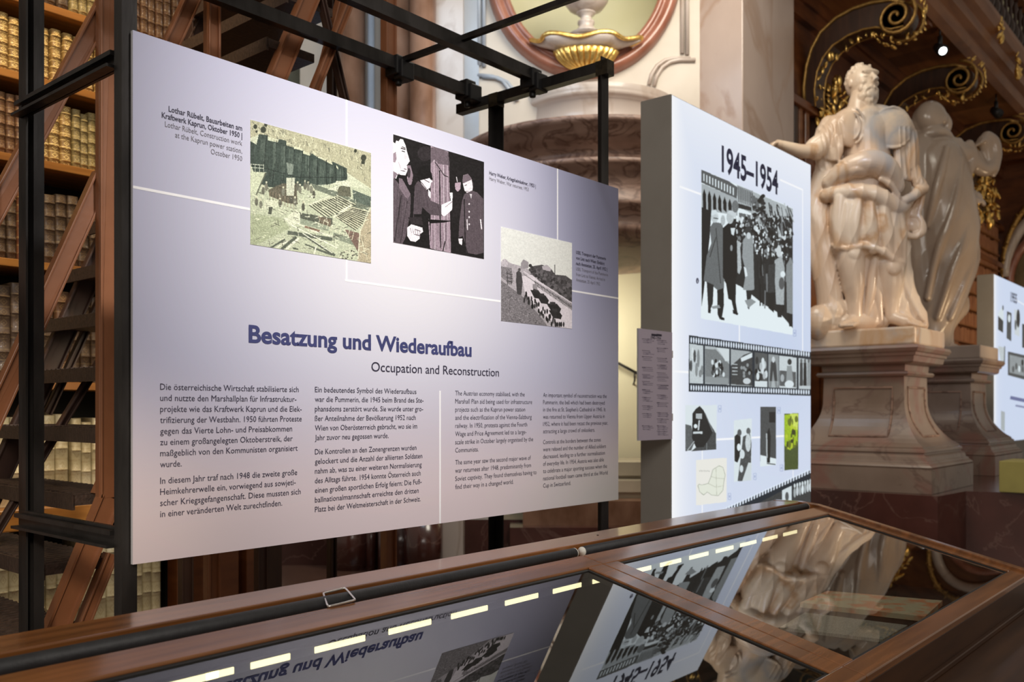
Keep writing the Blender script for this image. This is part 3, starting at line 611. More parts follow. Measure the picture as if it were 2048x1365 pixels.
# brown marble drum with pale course above
dc = W_(lat(1190,9.45), 9.45, 0)
b = MB(); b.lathe([(.2,EYE+1.42),(.9,EYE+1.52),(1.2,EYE+1.60),(1.25,EYE+1.66),(1.2,EYE+1.70),(1.22,EYE+1.80),(1.30,EYE+1.84),(1.31,EYE+1.88),(1.25,EYE+1.93),(1.24,EYE+2.17),(1.33,EYE+2.20),(1.34,EYE+2.25),(1.22,EYE+2.28),(1.20,EYE+2.36),(1.30,EYE+2.40),(1.35,EYE+2.48),(1.40,EYE+2.54),(1.42,EYE+2.56),(1.42,EYE+2.605),(1.3,EYE+2.62),(.2,EYE+2.62)], dc, 72); struct(b.build('trim_drum', M['brownmarble'], label='bulging brown marble console with ringed mouldings'))
b = MB(); b.lathe([(.80,EYE+2.62),(.80,EYE+2.70),(.78,EYE+2.72),(.76,EYE+2.98),(.80,EYE+3.0),(.82,EYE+3.03),(.80,EYE+3.06),(.84,EYE+3.10),(.3,EYE+3.12)], dc, 48); struct(b.build('trim_course', M['greymarble'], label='pale marble course above the brown console'))
# pier right of the niche
b = MB(); b.box((8.04,3.99,0), (9.22,4.55,7.2)); b.prism([(8.04,3.99),(8.04,4.6),(7.6,5.0),(7.9,4.4)], 0, 7.2) if 0 else None
struct(b.build('wall_pier', M['pinkgrey'], None, .01, label='tall pale pink marble pier')); 
# stair opening below the drum
b = MB(); b.box((lat(990,10.2),10.2,0),(lat(1420,10.2),10.3,hz(420,10.2)), WM); struct(b.build('wall_stair', M['stairwall'], label='cream plaster wall of the stair'))
hr = empty('handrail', W_(lat(1237,10.1),10.1,hz(728,10.1)), 'thin dark handrail on the cream stair wall beyond the panel', 'handrail')
a1, a2 = W_(lat(1180,10.1),10.1,hz(697,10.1)), W_(lat(1276,10.1),10.1,hz(748,10.1))
MB().tube([a1,a2,a2+Vector((0,0,-.05))], .016, 8).build('rail', M['steel'], hr); m3 = a1.lerp(a2,.93); MB().tube([m3, m3+Vector((0,0,-.1)), m3+FWD*.12+Vector((0,0,-.14))], .011, 6).build('rail_bracket', M['steel'], hr)
sb = MB()
for i, (y0, y1, d) in enumerate(((925,952,9.2),(952,960,9.25),(962,985,9.0),(985,1002,9.05))):
    sb.box((lat(1050,d), d, hz(y1,d)), (lat(1420,d), 10.0, hz(y0,d)), WM)
M['steppale'] = mat('pale_step_marble', (.42,.36,.27), .4, 0, (.55,.48,.37), 2, coat=.3)
trim(sb, M['steppale'], label='moulded pale marble base of the stair')
wbox(1046,1420,8.75,.35,hz(1056,8.75),hz(1003,8.75),M['orangemarble'])
wbox(1020,1420,8.6,.5,0,hz(1056,8.6),M['dkred'])
wbox(560,1050,9.05,.4,0,hz(1040,9.05),M['dkred'])
# gallery wall on the right
b = MB(); b.box((9.22,4.42,0), (26,4.6,EYE+4.9)); struct(b.build('wall_right', M['gallerywood'], label='dark panelled library wall'))
b = MB(); b.box((9.22,4.6,EYE+4.9), (26,4.8,EYE+9)); struct(b.build('wall_upper', M['darkwood']))
b = MB(); b.box((20,1.8,0), (20.3,4.42,EYE+4.9)); struct(b.build('wall_end', M['gallerywood']))
# library bookcase on the left and its uprights
b = MB(); b.box((.3,4.72,0), (3.12,4.8,EYE+3.2)); struct(b.build('wall_bookcase', M['black']))  # black back panel stands for the shadow gaps around the books
# ------------------------------------------------------------------ light box "1945-1954"
YL = 2.6
LX0, LX1, LZ1 = 4.382, 6.292, EYE+1.74
def lightbox(name, X0, X1, Z1, Y0, label, draw, depth=.2, px=(720, 1240), emit=.93, zb=0):
    t = empty(name, (X0, Y0, zb), label, 'light box')
    b = MB(); b.box((X0, Y0+.004, zb), (X1, Y0+depth, Z1)); b.build('housing', M['boxgrey'], t, .003, label='dark grey metal housing')
    p = Print(X0+.008, X1-.004, zb+.3, Z1-.008, Y0, px[0], px[1], (.83,.87,.95)); draw(p)
    m = printmat(name+'_print', p.image(name), emit, .35)
    o = sheet('lit_face', X0+.004, X1-.002, zb+.3, Z1-.006, Y0, .004, m, t, M['boxgrey'], label='backlit pale blue printed face')
    return t
def d_box(p):
    x = p.jj/p.w; y = p.ii/p.h
    w = np.exp(-x/.10)[..., None]; top = np.clip((y-.80)/.2, 0, 1)[..., None]*.6; p.a = p.a*(1-np.maximum(w, top))+np.array([.985,.99,1.0])*np.maximum(w, top)
    dv = np.exp(-(((x-.75)/.35)**2+((y-.55)/.16)**2))[..., None]; p.a = p.a*(1-.25*dv)+np.array([.66,.74,.88])*.25*dv
    p.cam(0,0,1); wl = (.98,.99,1)
    for a, c in (((1560,360),(1605,381)),((1605,378),(1605,712)),((1360,372),(1404,392)),((1479,640),(1479,690)),((1343,741),(1380,748)),((1434,880),(1590,871)),((1405,900),(1405,1040)),((1586,935),(1586,1000))): p.guide([a, c], .012, wl)
    p.cam(1260, 260, 3.25); g = lambda v: np.array([.93,.98,1.0])*v
    # crowd photograph
    Q = [(465,260),(1057,510),(1057,1335),(462,1228)]
    p.poly(Q, g(.97))
    p.poly([(465,260),(695,360),(700,500),(820,560),(1057,600),(1057,515)], g(.72), .1)
    p.poly([(466,262),(640,335),(700,375),(695,450),(466,345)], g(.35), .1)
    for k in range(11): p.poly([(478+k*19,285+k*9),(486+k*19,289+k*9),(486+k*19,338+k*9),(478+k*19,334+k*9)], g(.9))
    p.poly([(700,365),(800,400),(800,480),(700,450)], g(.62)); 
    for k in range(9): p.line([(708+k*11,372+k*5),(708+k*11,470+k*4)], 4, g(.15))
    p.poly([(467,350),(700,450),(700,560),(467,520)], g(.70))
    for k in range(6): p.poly([(476+k*33,520),(474+k*33,420+k*12),(484+k*33,385+k*13),(496+k*33,425+k*12),(497+k*33,540)], g(.06))
    p.poly([(705,480),(790,505),(790,530),(705,510)], g(.15)); p.poly([(710,540),(800,560),(790,600),(710,600)], g(.4), .5)
    for _ in range(60): x = rng.uniform(800,870); y = rng.uniform(430,600); p.ell(x,y,14,12,g(rng.choice([.08,.15,.4])))
    p.poly([(467,505),(530,530),(520,700),(480,1060),(467,1150)], g(.07), .4); 
    p.poly([(640,580),(800,580),(1057,560),(1057,1290),(980,1200),(860,1130),(800,1080),(720,1020),(640,980)], g(.12), .5)
    for _ in range(420):
        x = rng.uniform(690,1052); y = rng.uniform(560,760+(x-690)*.35); v = rng.choice([.05,.2,.5,.85,.95], p=[.35,.2,.15,.15,.15]); p.ell(x,y,rng.uniform(4,11),rng.uniform(7,19),g(v), n=7)
    for _ in range(90): x = rng.uniform(830,1050); y = rng.uniform(470,640); p.line([(x,y),(x+rng.uniform(5,26),y+rng.uniform(35,80))], rng.uniform(3,7), g(rng.choice([.08,.8,.12,.5])))
    for _ in range(60): x = rng.uniform(830,1050); y = rng.uniform(760,1050); p.line([(x,y),(x+rng.uniform(-5,8),y+rng.uniform(40,150))], rng.uniform(6,16), g(rng.choice([.04,.1,.18,.45])))
    # coated men in front
    p.poly([(520,640),(545,600),(600,610),(615,680),(612,1030),(575,1048),(530,1010),(480,980),(500,820),(530,740)], g(.42), .15); p.ell(552,568,24,38,g(.82),.1); p.poly([(528,560),(533,525),(560,520),(575,560),(560,550)], g(.9)); p.line([(545,575),(575,580)], 6, g(.15)); p.line([(560,640),(590,1000)], 5, g(.2)); p.line([(560,700),(520,830)], 6, g(.22))
    p.poly([(500,990),(545,1010),(540,1130),(520,1180),(510,1180)], g(.12)); p.poly([(568,1045),(610,1030),(612,1140),(600,1215),(585,1235),(570,1200)], g(.08)); p.poly([(508,1165),(528,1170),(525,1195),(508,1190)], g(.05)); p.poly([(580,1210),(615,1225),(615,1240),(590,1235)], g(.05))
    p.poly([(605,640),(650,600),(690,650),(700,760),(695,960),(620,985),(605,960)], g(.05)); p.ell(652,570,24,44,g(.78),.15); p.poly([(630,540),(650,525),(690,535),(690,580),(670,560)], g(.85)); p.ell(605,590,15,34,g(.75),.2); p.ell(685,500,22,40,g(.45),.3)
    p.poly([(612,980),(690,960),(688,1120),(700,1195),(680,1195),(660,1110),(640,1100),(625,1000)], g(.06)); p.poly([(668,1170),(705,1195),(700,1207),(670,1195)], g(.04)); p.poly([(655,640),(685,640),(675,690),(660,680)], g(.92))
    p.poly([(735,720),(770,670),(800,700),(808,1040),(770,1050),(735,1040),(755,930),(730,830)], g(.62), .12); p.ell(768,660,20,32,g(.2)); p.ell(772,690,14,22,g(.85)); p.poly([(755,1045),(795,1045),(785,1110),(775,1170),(765,1160)], g(.12)); p.poly([(740,890),(750,960),(765,950),(755,900)], g(.95))
    p.ell(660,770,8,20,g(.6)); p.poly([(696,720),(715,730),(725,900),(712,940),(700,930)], g(.75),.2)
    p.poly([(940,850),(985,820),(1005,900),(1000,1140),(950,1135),(940,950)], g(.70), .15); p.ell(967,790,16,40,g(.85)); p.ell(948,745,14,28,g(.15)); p.ell(985,1000,18,40,g(.35)); p.ell(993,940,16,20,g(.95)); p.poly([(950,1140),(995,1140),(985,1220),(960,1220)], g(.1))
    p.poly([(1015,880),(1045,830),(1057,860),(1057,1200),(1020,1190)], g(.55), .2); p.poly([(1020,1190),(1057,1200),(1055,1280),(1035,1280)], g(.08)); p.poly([(890,1060),(940,1060),(935,1190),(900,1160)], g(.08)); p.poly([(900,880),(945,870),(940,1060),(895,1060)], g(.2),.5)
    p.poly([(455,1225),(462,1130),(560,1170),(640,1130),(720,1010),(860,1140),(980,1220),(1057,1300),(1060,1345)], g(.97), 0, .0)
    p.poly([(745,1110),(790,1100),(820,1120),(770,1160)], g(.6)); p.poly([(530,1150),(580,1140),(590,1160),(540,1165)], g(.6))
    p.ell(440,983,9,19,(.16,.16,.25)); p.line([(440,980),(440,995)], 3, (.9,.93,1)); p.ell(440,973,2,2,(.9,.93,1))
    # film strip
    p.cam(1260, 640, 3.25); blk = (.12,.16,.20)
    p.poly([(385,102),(1190,214),(1190,496),(383,467)], blk)
    for k in range(50):
        x = 400+k*16.2
        if x > 1178: break
        t = (x-385)/800; y = 131+t*98; p.ell(x, y, 4.8, 21-t*4, (.90,.95,1), n=8); yb = 443+t*30; p.ell(x, yb, 4.8, 19-t*3, (.90,.95,1), n=8)
    def frame(x0, x1, base=.78):
        t0, t1 = (x0-385)/800, (x1-385)/800
        a = [(x0,157+t0*104),(x1,157+t1*104),(x1,412+t1*42),(x0,412+t0*42)]
        p.poly(a, g(base), .08); return a
    fx = [(390,477),(488,646),(656,795),(810,893),(900,966),(970,1082),(1096,1172)]
    for i, (a, b) in enumerate(fx):
        q = frame(a, b, (.82,.75,.7,.35,.6,.85,.8)[i]); yt = (q[0][1]+q[1][1])/2; yb = (q[2][1]+q[3][1])/2
        if i == 0:
            for k in range(7): p.ell(a+8+k*12, rng.uniform(yt+30,yb-60), 9, rng.uniform(25,60), g(rng.choice([.3,.9,.55])),.2)
        if i == 1:
            p.poly([(490,190),(560,195),(600,240),(646,290),(646,420),(490,400)], g(.50), .15); p.poly([(560,180),(600,230),(620,270),(646,270),(646,190)], g(.88))
            for _ in range(30): p.ell(rng.uniform(530,610), rng.uniform(270,370), 8, 16, g(rng.choice([.12,.3,.9])))
            p.poly([(490,370),(640,380),(640,425),(490,412)], g(.6))
        if i == 2:
            p.poly([(657,300),(740,230),(795,210),(795,430),(657,420)], g(.25), .3); p.poly([(720,250),(795,215),(795,245),(725,275)], g(.92)); p.ell(760,400,25,20,g(.85))
            for k in range(4): p.line([(665,290+k*22),(700,292+k*22)], 6, g(.8))
            for _ in range(14): p.ell(rng.uniform(715,790), rng.uniform(290,380), 8, 12, g(rng.choice([.1,.6])))
        if i == 3:
            for _ in range(16): p.ell(rng.uniform(a+6,b-6), rng.uniform(yt+40,yb-20), 10, 25, g(rng.choice([.1,.2,.75,.9])))
            p.poly([(812,400),(892,400),(892,440),(812,436)], g(.9))
        if i == 4: p.poly([(915,280),(935,250),(950,290),(960,440),(945,440),(930,330),(918,440),(905,440)], g(.25)); p.ell(932,260,10,20,g(.85)); p.poly([(905,400),(965,400),(960,443),(905,443)], g(.85),0,.5)
        if i == 5: p.poly([(972,330),(1078,340),(1078,440),(972,430)], g(.35), .3); p.poly([(1020,300),(1050,300),(1060,400),(1015,400)], g(.6)); p.ell(1037,275,14,20,g(.2)); p.ell(1035,420,30,25,g(.92)); p.ell(990,380,12,25,g(.7))
        if i == 6:
            for k in range(3): p.poly([(1104+k*24,280),(1122+k*24,280),(1124+k*24,430),(1102+k*24,430)], g((.25,.12,.6)[k]),.2); p.ell(1113+k*24,268,8,14,g(.4))
    # locomotive
    p.poly([(362,556),(566,556),(562,845),(362,856)], g(.93)); p.poly([(362,680),(400,690),(420,800),(400,850),(362,855)], g(.38), .25); p.poly([(500,640),(560,740),(562,845),(400,855),(470,800)], g(.28), .3)
    p.poly([(408,610),(430,580),(455,562),(480,590),(510,650),(540,730),(520,770),(480,830),(430,830),(405,770)], g(.13), .3); p.poly([(430,610),(470,610),(470,645),(430,645)], g(.75)); p.ell(428,693,12,14,g(.95)); p.line([(452,655),(446,720)], 9, g(.85)); p.line([(412,735),(472,735)], 14, g(.88)); p.line([(490,610),(540,730)], 5, g(.5))
    p.line([(375,850),(420,790)], 5, g(.75)); p.line([(500,800),(500,850)], 4, g(.6))
    # map
    p.poly([(432,912),(630,898),(628,1185),(432,1208)], (.93,.93,.90))
    mp = [(443,1080),(455,1120),(480,1140),(505,1120),(530,1140),(575,1145),(605,1110),(612,1050),(620,1010),(605,960),(580,950),(540,975),(528,1020),(510,1065),(470,1075),(450,1070),(443,1080)]
    p.poly(mp, (.90,.92,.87)); p.line(mp, 2.5, (.55,.58,.52)); p.line([(528,1020),(560,1030),(612,1035)], 2, (.66,.67,.6)); p.line([(510,1065),(560,1090),(605,1080)], 2, (.66,.67,.6)); p.line([(560,960),(565,1140)], 2, (.66,.67,.6))
    for k in range(7): p.line([(452+k*10,980+(-1)**k*.5),(457+k*10,988)], 3, (.55,.57,.55))
    # three upright photos
    p.poly([(676,655),(792,642),(790,1045),(678,1055)], g(.93), .03); p.poly([(680,760),(700,740),(720,760),(718,880),(700,930),(680,920)], g(.12), .3); p.poly([(735,760),(780,740),(790,800),(785,1000),(735,1050),(700,1050),(720,900)], g(.30), .6); p.ell(712,735,14,22,g(.35)); p.ell(770,725,14,22,g(.4)); p.ell(708,830,12,24,g(.96)); p.ell(768,800,18,60,g(.85),.2); p.ell(730,875,16,30,g(.9)); p.ell(725,970,12,24,g(.9)); p.poly([(730,1050),(770,930),(790,930),(788,1045)], g(.88))
    p.poly([(848,566),(948,566),(950,945),(846,955)], g(.30), .25); p.poly([(848,880),(950,905),(950,945),(846,955)], g(.95)); p.poly([(885,750),(905,700),(915,760),(910,930),(890,930)], g(.12)); p.line([(888,740),(890,900)], 8, g(.75)); p.poly([(905,600),(946,600),(944,670),(905,670)], g(.12)); p.line([(890,935),(945,942)], 6, g(.1))
    p.poly([(1002,612),(1095,608),(1093,972),(1003,980)], (.28,.33,.17), .3); p.poly([(1003,620),(1060,612),(1090,640),(1090,800),(1040,850),(1005,820)], (.62,.74,.12), .25); p.poly([(1040,612),(1093,610),(1090,720),(1050,690)], (.80,.88,.38), .2)
    for _ in range(22): p.ell(rng.uniform(1008,1085), rng.uniform(640,840), rng.uniform(4,12), rng.uniform(8,28), rng.choice([.25,.45,.8])*np.array([.9,1,.25]))
    for x, y in ((585,580),(968,590),(812,1020),(984,965),(648,1150),(1070,88)):
        p.line([(x-9,y-20),(x+9,y-20),(x+9,y+20),(x-9,y+20),(x-9,y-20)], 3, (.62,.68,.82)); p.ell(x, y, 4, 8, (.62,.68,.82))
    # rising film strip at the foot
    p.poly([(560,1260),(1180,975),(1190,1180),(1190,1420),(500,1420),(500,1290)], blk); p.poly([(840,1190),(985,1115),(985,1400),(840,1400)], g(.25), .4); p.poly([(988,1110),(1050,1080),(1050,1400),(988,1400)], g(.9)); p.poly([(1055,1080),(1175,1035),(1175,1400),(1055,1400)], g(.25), .3); p.ell(1020,1150,12,30,g(.35))
    for k in range(7): p.ell(1070+k*17, 1120-k*5+rng.uniform(-8,8), 8, 32, g(rng.choice([.85,.7,.95]))); p.ell(1070+k*17, 1080-k*5, 6, 14, g(.9))
    for k in range(33): x = 590+k*18.2; y = 1262-(x-560)*.445+(x-560)**2*-.00002; p.poly([(x-3,y-12),(x+6,y-16),(x+4,y+14),(x-5,y+18)], (.90,.95,1))
lb = lightbox('light_box', LX0, LX1, LZ1, YL, 'tall backlit display box titled 1945-1954 between scaffold and statues', d_box)
def lx(px): return onY(px, 819, YL).x
text('title_lettering', [('1945–1954', lx(1443), lx(1556), (819-366)/ray(1500)[1]*YL+EYE+.001, .152)], M['navy'], lb, YL-.0012, .028, label='navy lettering 1945-1954')
# text board clipped to the left front edge of the light box
def d_board(p):
    p.cam(1260, 640, 3.25); p.a[:] = (.80,.76,.84)
    p.line([(133,98),(200,102)], 14, (.18,.17,.25))
    for c0, c1, ys in ((72,150,(125,200,240,310,355,400,455,505,560,610,690)), (168,250,(135,185,250,295,345,375,425,490,540,605,645,690,725))):
        for y in ys:
            for q in range(3):
                p.line([(c0+(4 if q else 0), y+q*11),(c0+rng.uniform(50,78), y+q*11+3)], 3.4, (.33,.30,.40) if q == 0 else (.46,.43,.53))
a, b_ = onY(1275,657,YL-.012), onY(1342.5,877,YL-.012)
pb = Print(a.x, b_.x, onY(1275,882,YL-.012).z, a.z, YL-.012, 140, 260, (.5,.47,.55)); d_board(pb)
tb = empty('caption_board', (a.x, YL-.012, onY(1275,882,YL-.012).z), 'narrow mauve caption board clipped to the left edge of the 1945-1954 light box', 'board')
sheet('board', pb.X0, pb.X1, pb.Z0, pb.Z1, YL-.018, .01, printmat('caption_board_print', pb.image('caption_board'), 0, .6), tb, M['edgeboard'])
zt = onY(1275,672,YL-.018).z
text('heading_lettering', [('1945–1954', pb.X0+.12, pb.X0+.22, a.z-.048, .016)], M['ink'], tb, YL-.0187, .02)
MB().box((pb.X1-.004, YL-.016, pb.Z0+.1), (pb.X1+.012, YL+.03, pb.Z0+.14)).build('clip', M['chrome'], tb)
MB().box((pb.X1-.004, YL-.016, pb.Z1-.14), (pb.X1+.012, YL+.03, pb.Z1-.1)).build('clip', M['chrome'], tb)
# second light box far to the right, headed 1955
def d_far(p):
    x = p.jj/p.w; y = p.ii/p.h; w = np.exp(-x/.06)[..., None]; p.a = np.array([.80,.85,.94])*(1-w)+w*.98
    p.cam(1820, 400, 3.79); g = lambda v: np.array([.93,.98,1.0])*v
    p.line([(800,757),(870,800)], 6, (.97,.98,1))
    p.poly([(668,860),(710,800),(708,1010),(668,985)], g(.9)); p.poly([(668,880),(708,920),(706,1010),(668,985)], g(.2), .4); p.ell(705,820,5,20,g(.2))
    p.poly([(735,845),(770,860),(768,1075),(732,1050)], g(.28), .7); p.ell(752,900,10,30,g(.9)); p.poly([(790,830),(832,845),(830,1040),(792,1020)], g(.85)); p.ell(820,900,14,70,g(.15),.4); p.ell(800,950,8,40,g(.4)); p.poly([(850,940),(880,950),(880,1130),(850,1120)], g(.25), .5)
    p.poly([(742,1150),(1000,1210),(1000,1400),(742,1330)], g(.30), .15); p.poly([(755,1175),(1000,1235),(1000,1370),(755,1310)], g(.6), .3)
    for _ in range(16): p.ell(rng.uniform(770,990), rng.uniform(1220,1330), 9, 26, g(rng.choice([.1,.35,.9])))
    p.poly([(668,1110),(720,1120),(718,1250),(690,1230)], g(.8), .2); p.poly([(715,1110),(722,1112),(720,1240),(712,1240)], g(.3)); p.poly([(690,1600),(720,1610),(718,1760),(690,1740)], g(.7), .2)
    p.line([(760,1500),(900,1530)], 26, (.40,.43,.60)); p.line([(800,1560),(900,1580)], 14, (.5,.53,.66))
FX, FY = 12.9, 2.915
fb = lightbox('light_box', FX, FX+1.9, EYE+1.74, FY, 'distant backlit display box headed 1955 at the right edge of the picture', d_far, px=(700, 900), zb=EYE-.733)
def fx_(px, y): return onY(px, y, FY)
a = fx_(2021, 592); b2 = fx_(2031, 606)
text('title_lettering', [('1955', a.x, b2.x+.08, fx_(2026, 605).z, .13)], M['navy'], fb, FY-.002, .028)
# ------------------------------------------------------------------ sloped glass display case
TH = math.tan(R(13.5)); G0 = (1.62, EYE-.2953*1.62)                 # far glass edge: Y, z
def gz(y): return G0[1]-TH*(G0[0]-y)                                 # height of the lid plane at depth y
CX0, CXM, CX1 = .36, 2.322, 4.205
YN, YFAR, YG0, YG1 = .815, 1.700, .876, 1.62                         # lid near/far edge, glass near/far edge
tb_ = empty('case_table', (CX0-.25, .2, 0), 'dark brown wooden table carrying the sloped glass display case', 'table')
b = MB(); b.box((CX0-.25, .12, EYE-.845), (4.45, 2.02, EYE-.803)); b.build('table_top', M['casedark'], tb_, .004)
b = MB(); b.box((CX0-.15, .3, EYE-.96), (4.32, 1.9, EYE-.846)); b.build('apron', M['casedark'], tb_)
for x in (CX0, 2.3, 4.2):
    for y in (.4, 1.8):
        b = MB(); b.lathe([(.028,0),(.034,.03),(.022,.08),(.03,.4),(.038,.52),(.03,.55),(.04,EYE-.961)], (x, y, 0), 12); b.build('leg', M['casedark'], tb_)
case = empty('display_case', (CX0, YN, EYE-.803), 'reddish wooden display case with sloped glass lids in the foreground', 'display case')
# carcass: near board, back board, sides
def wall_sloped(x0, x1, m, nm):
    b = MB(); y0, y1 = YN+.012, 1.90
    pts = [(x0,y0,EYE-.803),(x0,y1,EYE-.803),(x0,y1,EYE-.478),(x0,YFAR,gz(YFAR)-.022),(x0,y0,gz(y0)-.022)]
    b.extr(pts, (x1-x0,0,0)); return b.build(nm, m, case)
wall_sloped(CX0, CX0+.03, M['casedark'], 'side_panel'); wall_sloped(CX1-.035, CX1-.005, M['casedark'], 'side_panel')
b = MB(); b.box((CX0, YN+.004, EYE-.803), (CX1, YN+.026, gz(YN)-.022)); b.box((CX0-.006, YN-.012, EYE-.803), (CX1+.006, YN+.006, EYE-.785)); b.build('front_panel', M['casedark'], case, .003)
b = MB(); b.box((CX0+.03, YFAR-.0, EYE-.803), (CX1-.035, YFAR+.02, gz(YFAR)-.024)); b.build('inner_back_panel', M['lining'], case)
b = MB(); b.box((CX0, 1.885, EYE-.803), (CX1, 1.905, EYE-.478)); b.build('back_panel', M['casewood'], case)
b = MB(); b.box((CX0+.03, YN+.026, EYE-.803), (CX1-.035, YFAR, EYE-.775)); b.build('lining', M['lining'], case, label='dark cloth lined floor')
# rear rail and groove
b = MB(); b.box((CX0-.01, 1.782, EYE-.478), (CX1, 1.915, EYE-.442)); b.build('rear_rail', M['casewood'], case, .004, label='wide flat rail behind the lids')
b = MB(); b.box((CX0-.01, 1.7, EYE-.498), (CX1, 1.784, EYE-.479)); b.build('roller_groove', M['casewood'], case)
MB().tube([(2.62,1.85,EYE-.4425),(2.62,1.85,EYE-.4405)], .004, 8).build('screw', M['reveal'], case)
# right hand raised rim
b = MB(); x0, x1 = CX1-.03, CX1+.012
for za, w0, w1 in ((.012, x0, x1),): 
    b.extr([(w0,YN-.004,gz(YN)-.035),(w0,YFAR,gz(YFAR)-.035),(w0,1.915,EYE-.48),(w0,1.915,EYE-.440),(w0,1.775,EYE-.440),(w0,YFAR,gz(YFAR)+za),(w0,YN-.004,gz(YN)+za)], (w1-w0,0,0))
b.build('side_rim', M['casewood'], case, .004)
b = MB(); b.extr([(CX1+.012,YN,EYE-.803),(CX1+.012,1.915,EYE-.803),(CX1+.012,1.915,EYE-.79),(CX1+.012,YN,EYE-.79)], (.02,0,0)); b.build('foot_moulding', M['casedark'], case)
def lid(x0, x1, label):
    """wooden frame of four members on the sloped plane with a recessed pane"""
    fx0, fx1 = x0+.077, x1-.077
    t = .022
    def member(pts, nm):
        b = MB(); n = len(pts)
        vs = [(x, y, gz(y)) for x, y in pts]+[(x, y, gz(y)-t) for x, y in pts]
        b.add(vs, [tuple(range(n)), tuple(range(n,2*n))[::-1]]+[(i,n+i,n+(i+1)%n,(i+1)%n) for i in range(n)])
        return b.build(nm, M['casewood'], case, .0035)
    member([(x0,YG1),(x1,YG1),(x1,YFAR-.002),(x0,YFAR-.002)], 'lid_rail').data.name
    member([(x0,YN),(x1,YN),(x1,YG0),(x0,YG0)], 'lid_rail')
    member([(x0,YG0),(fx0,YG0),(fx0,YG1),(x0,YG1)], 'lid_stile'); member([(fx1,YG0),(x1,YG0),(x1,YG1),(fx1,YG1)], 'lid_stile')
    b = MB(); e = .010; d = .012
    for pts in ([(fx0,YG1-e),(fx1,YG1-e),(fx1,YG1),(fx0,YG1)], [(fx0,YG0),(fx1,YG0),(fx1,YG0+e),(fx0,YG0+e)], [(fx0,YG0),(fx0+e,YG0),(fx0+e,YG1),(fx0,YG1)], [(fx1-e,YG0),(fx1,YG0),(fx1,YG1),(fx1-e,YG1)]):
        vs = [(x, y, gz(y)-.006) for x, y in pts]+[(x, y, gz(y)-t-.004) for x, y in pts]
        b.add(vs, [(0,1,2,3),(7,6,5,4)]+[(i,4+i,4+(i+1)%4,(i+1)%4) for i in range(4)])
    b.build('reveal', M['reveal'], case, label='dark inner edge around the pane')
    b = MB(); pts = [(fx0,YG0),(fx1,YG0),(fx1,YG1),(fx0,YG1)]
    vs = [(x, y, gz(y)-.009) for x, y in pts]+[(x, y, gz(y)-.013) for x, y in pts]
    b.add(vs, [(0,1,2,3),(7,6,5,4)]+[(i,4+i,4+(i+1)%4,(i+1)%4) for i in range(4)]); b.build('pane', M['glass'], case, label=label)
lid(CX0+.1, CXM-.0012, 'left glass pane reflecting the text panel'); lid(CXM+.0012, CX1-.008, 'right glass pane reflecting the statue')
# roller covers lying in the groove
for x0, x1, lab in ((CX0+.02, 2.338, 'black roller cover along the left lid of the display case'), (2.384, CX1-.04, 'black roller cover with white end cap along the right lid')):
    t = empty('roller_cover', (x0, 1.744, EYE-.478), lab, 'roller cover', 'roller covers of the display case')
    zc = EYE-.4605; b = MB(); b.tube([(x0,1.744,zc),(x1,1.744,zc)], .0168, 20); b.build('roll', M['roller'], t)
    b = MB(); b.tube([(x0-.004,1.744,zc),(x0,1.744,zc)], .0155, 20); b.build('end_cap', M['capwhite'], t, label='round white end cap')
    b = MB(); b.tube([(x1,1.744,zc),(x1+.003,1.744,zc)], .0168, 20); b.build('end_cap', M['capwhite'], t, label='round white end cap')
# metal pulls
for q, lab in ((((646,1187.5),(690,1176.5),(711,1201),(656,1214.5)), 'nickel ring pull on the left lid of the display case'), (((1460,1046.5),(1481,1042.5),(1491,1053),(1466,1059)), 'nickel ring pull on the right lid of the display case')):
    pts = []
    for k, (px, py) in enumerate(q): pts.append(onY(px, py, 1.765 if k < 2 else 1.695))
    P = []
    for k in range(4):
        a, c, d = pts[k], pts[(k-1)%4], pts[(k+1)%4]
        P += [a.lerp(c, .14), a.lerp(c, .03).lerp(a.lerp(d,.03),.5), a.lerp(d, .14)]
    t = MB(); t.tube(P, .0028, 8, closed=True); o = t.build('ring_pull', M['chrome']); tag(o, lab, 'handle', 'ring pulls of the display case')
# LED strip behind the far edge, inside
led = empty('led_strip', (CX0+.1, 1.685, EYE-.548), 'row of warm lit LED segments inside the case under the far edge', 'light strip')
MB().box((CX0+.05, 1.683, EYE-.556), (CX1-.06, 1.699, EYE-.536)).build('channel', M['reveal'], led)
M['led'] = mat('led_diffuser', (.9,.85,.6), .5, emis=(1,.88,.52,1.7))
def ledx(px): return onY(px, 819, 1.683).x
segs = []
for a, c in ((500-.1,579),(628,729),(776,861),(901,974),(1009,1075)): segs.append((ledx(a), ledx(c)))
segs += [(1.0-.0, segs[0][0]-.04)] if segs[0][0] > 1.05 else []
pitch = segs[3][0]-segs[2][0]; w = segs[3][1]-segs[3][0]
x = segs[4][0]+pitch; k = 0
while x+w < CX1-.1: segs.append((x, x+w)); x += pitch*.93
x = segs[0][0]-pitch
while x > CX0+.1: segs.append((x, x+w)); x -= pitch
proto = None
for x0, x1 in segs:
    if abs(x1-x0) < .01: continue
    b = MB(); b.box((x0, 1.679, EYE-.5535), (x1, 1.6825, EYE-.5385)); b.build('diffuser', M['led'], led, .002)
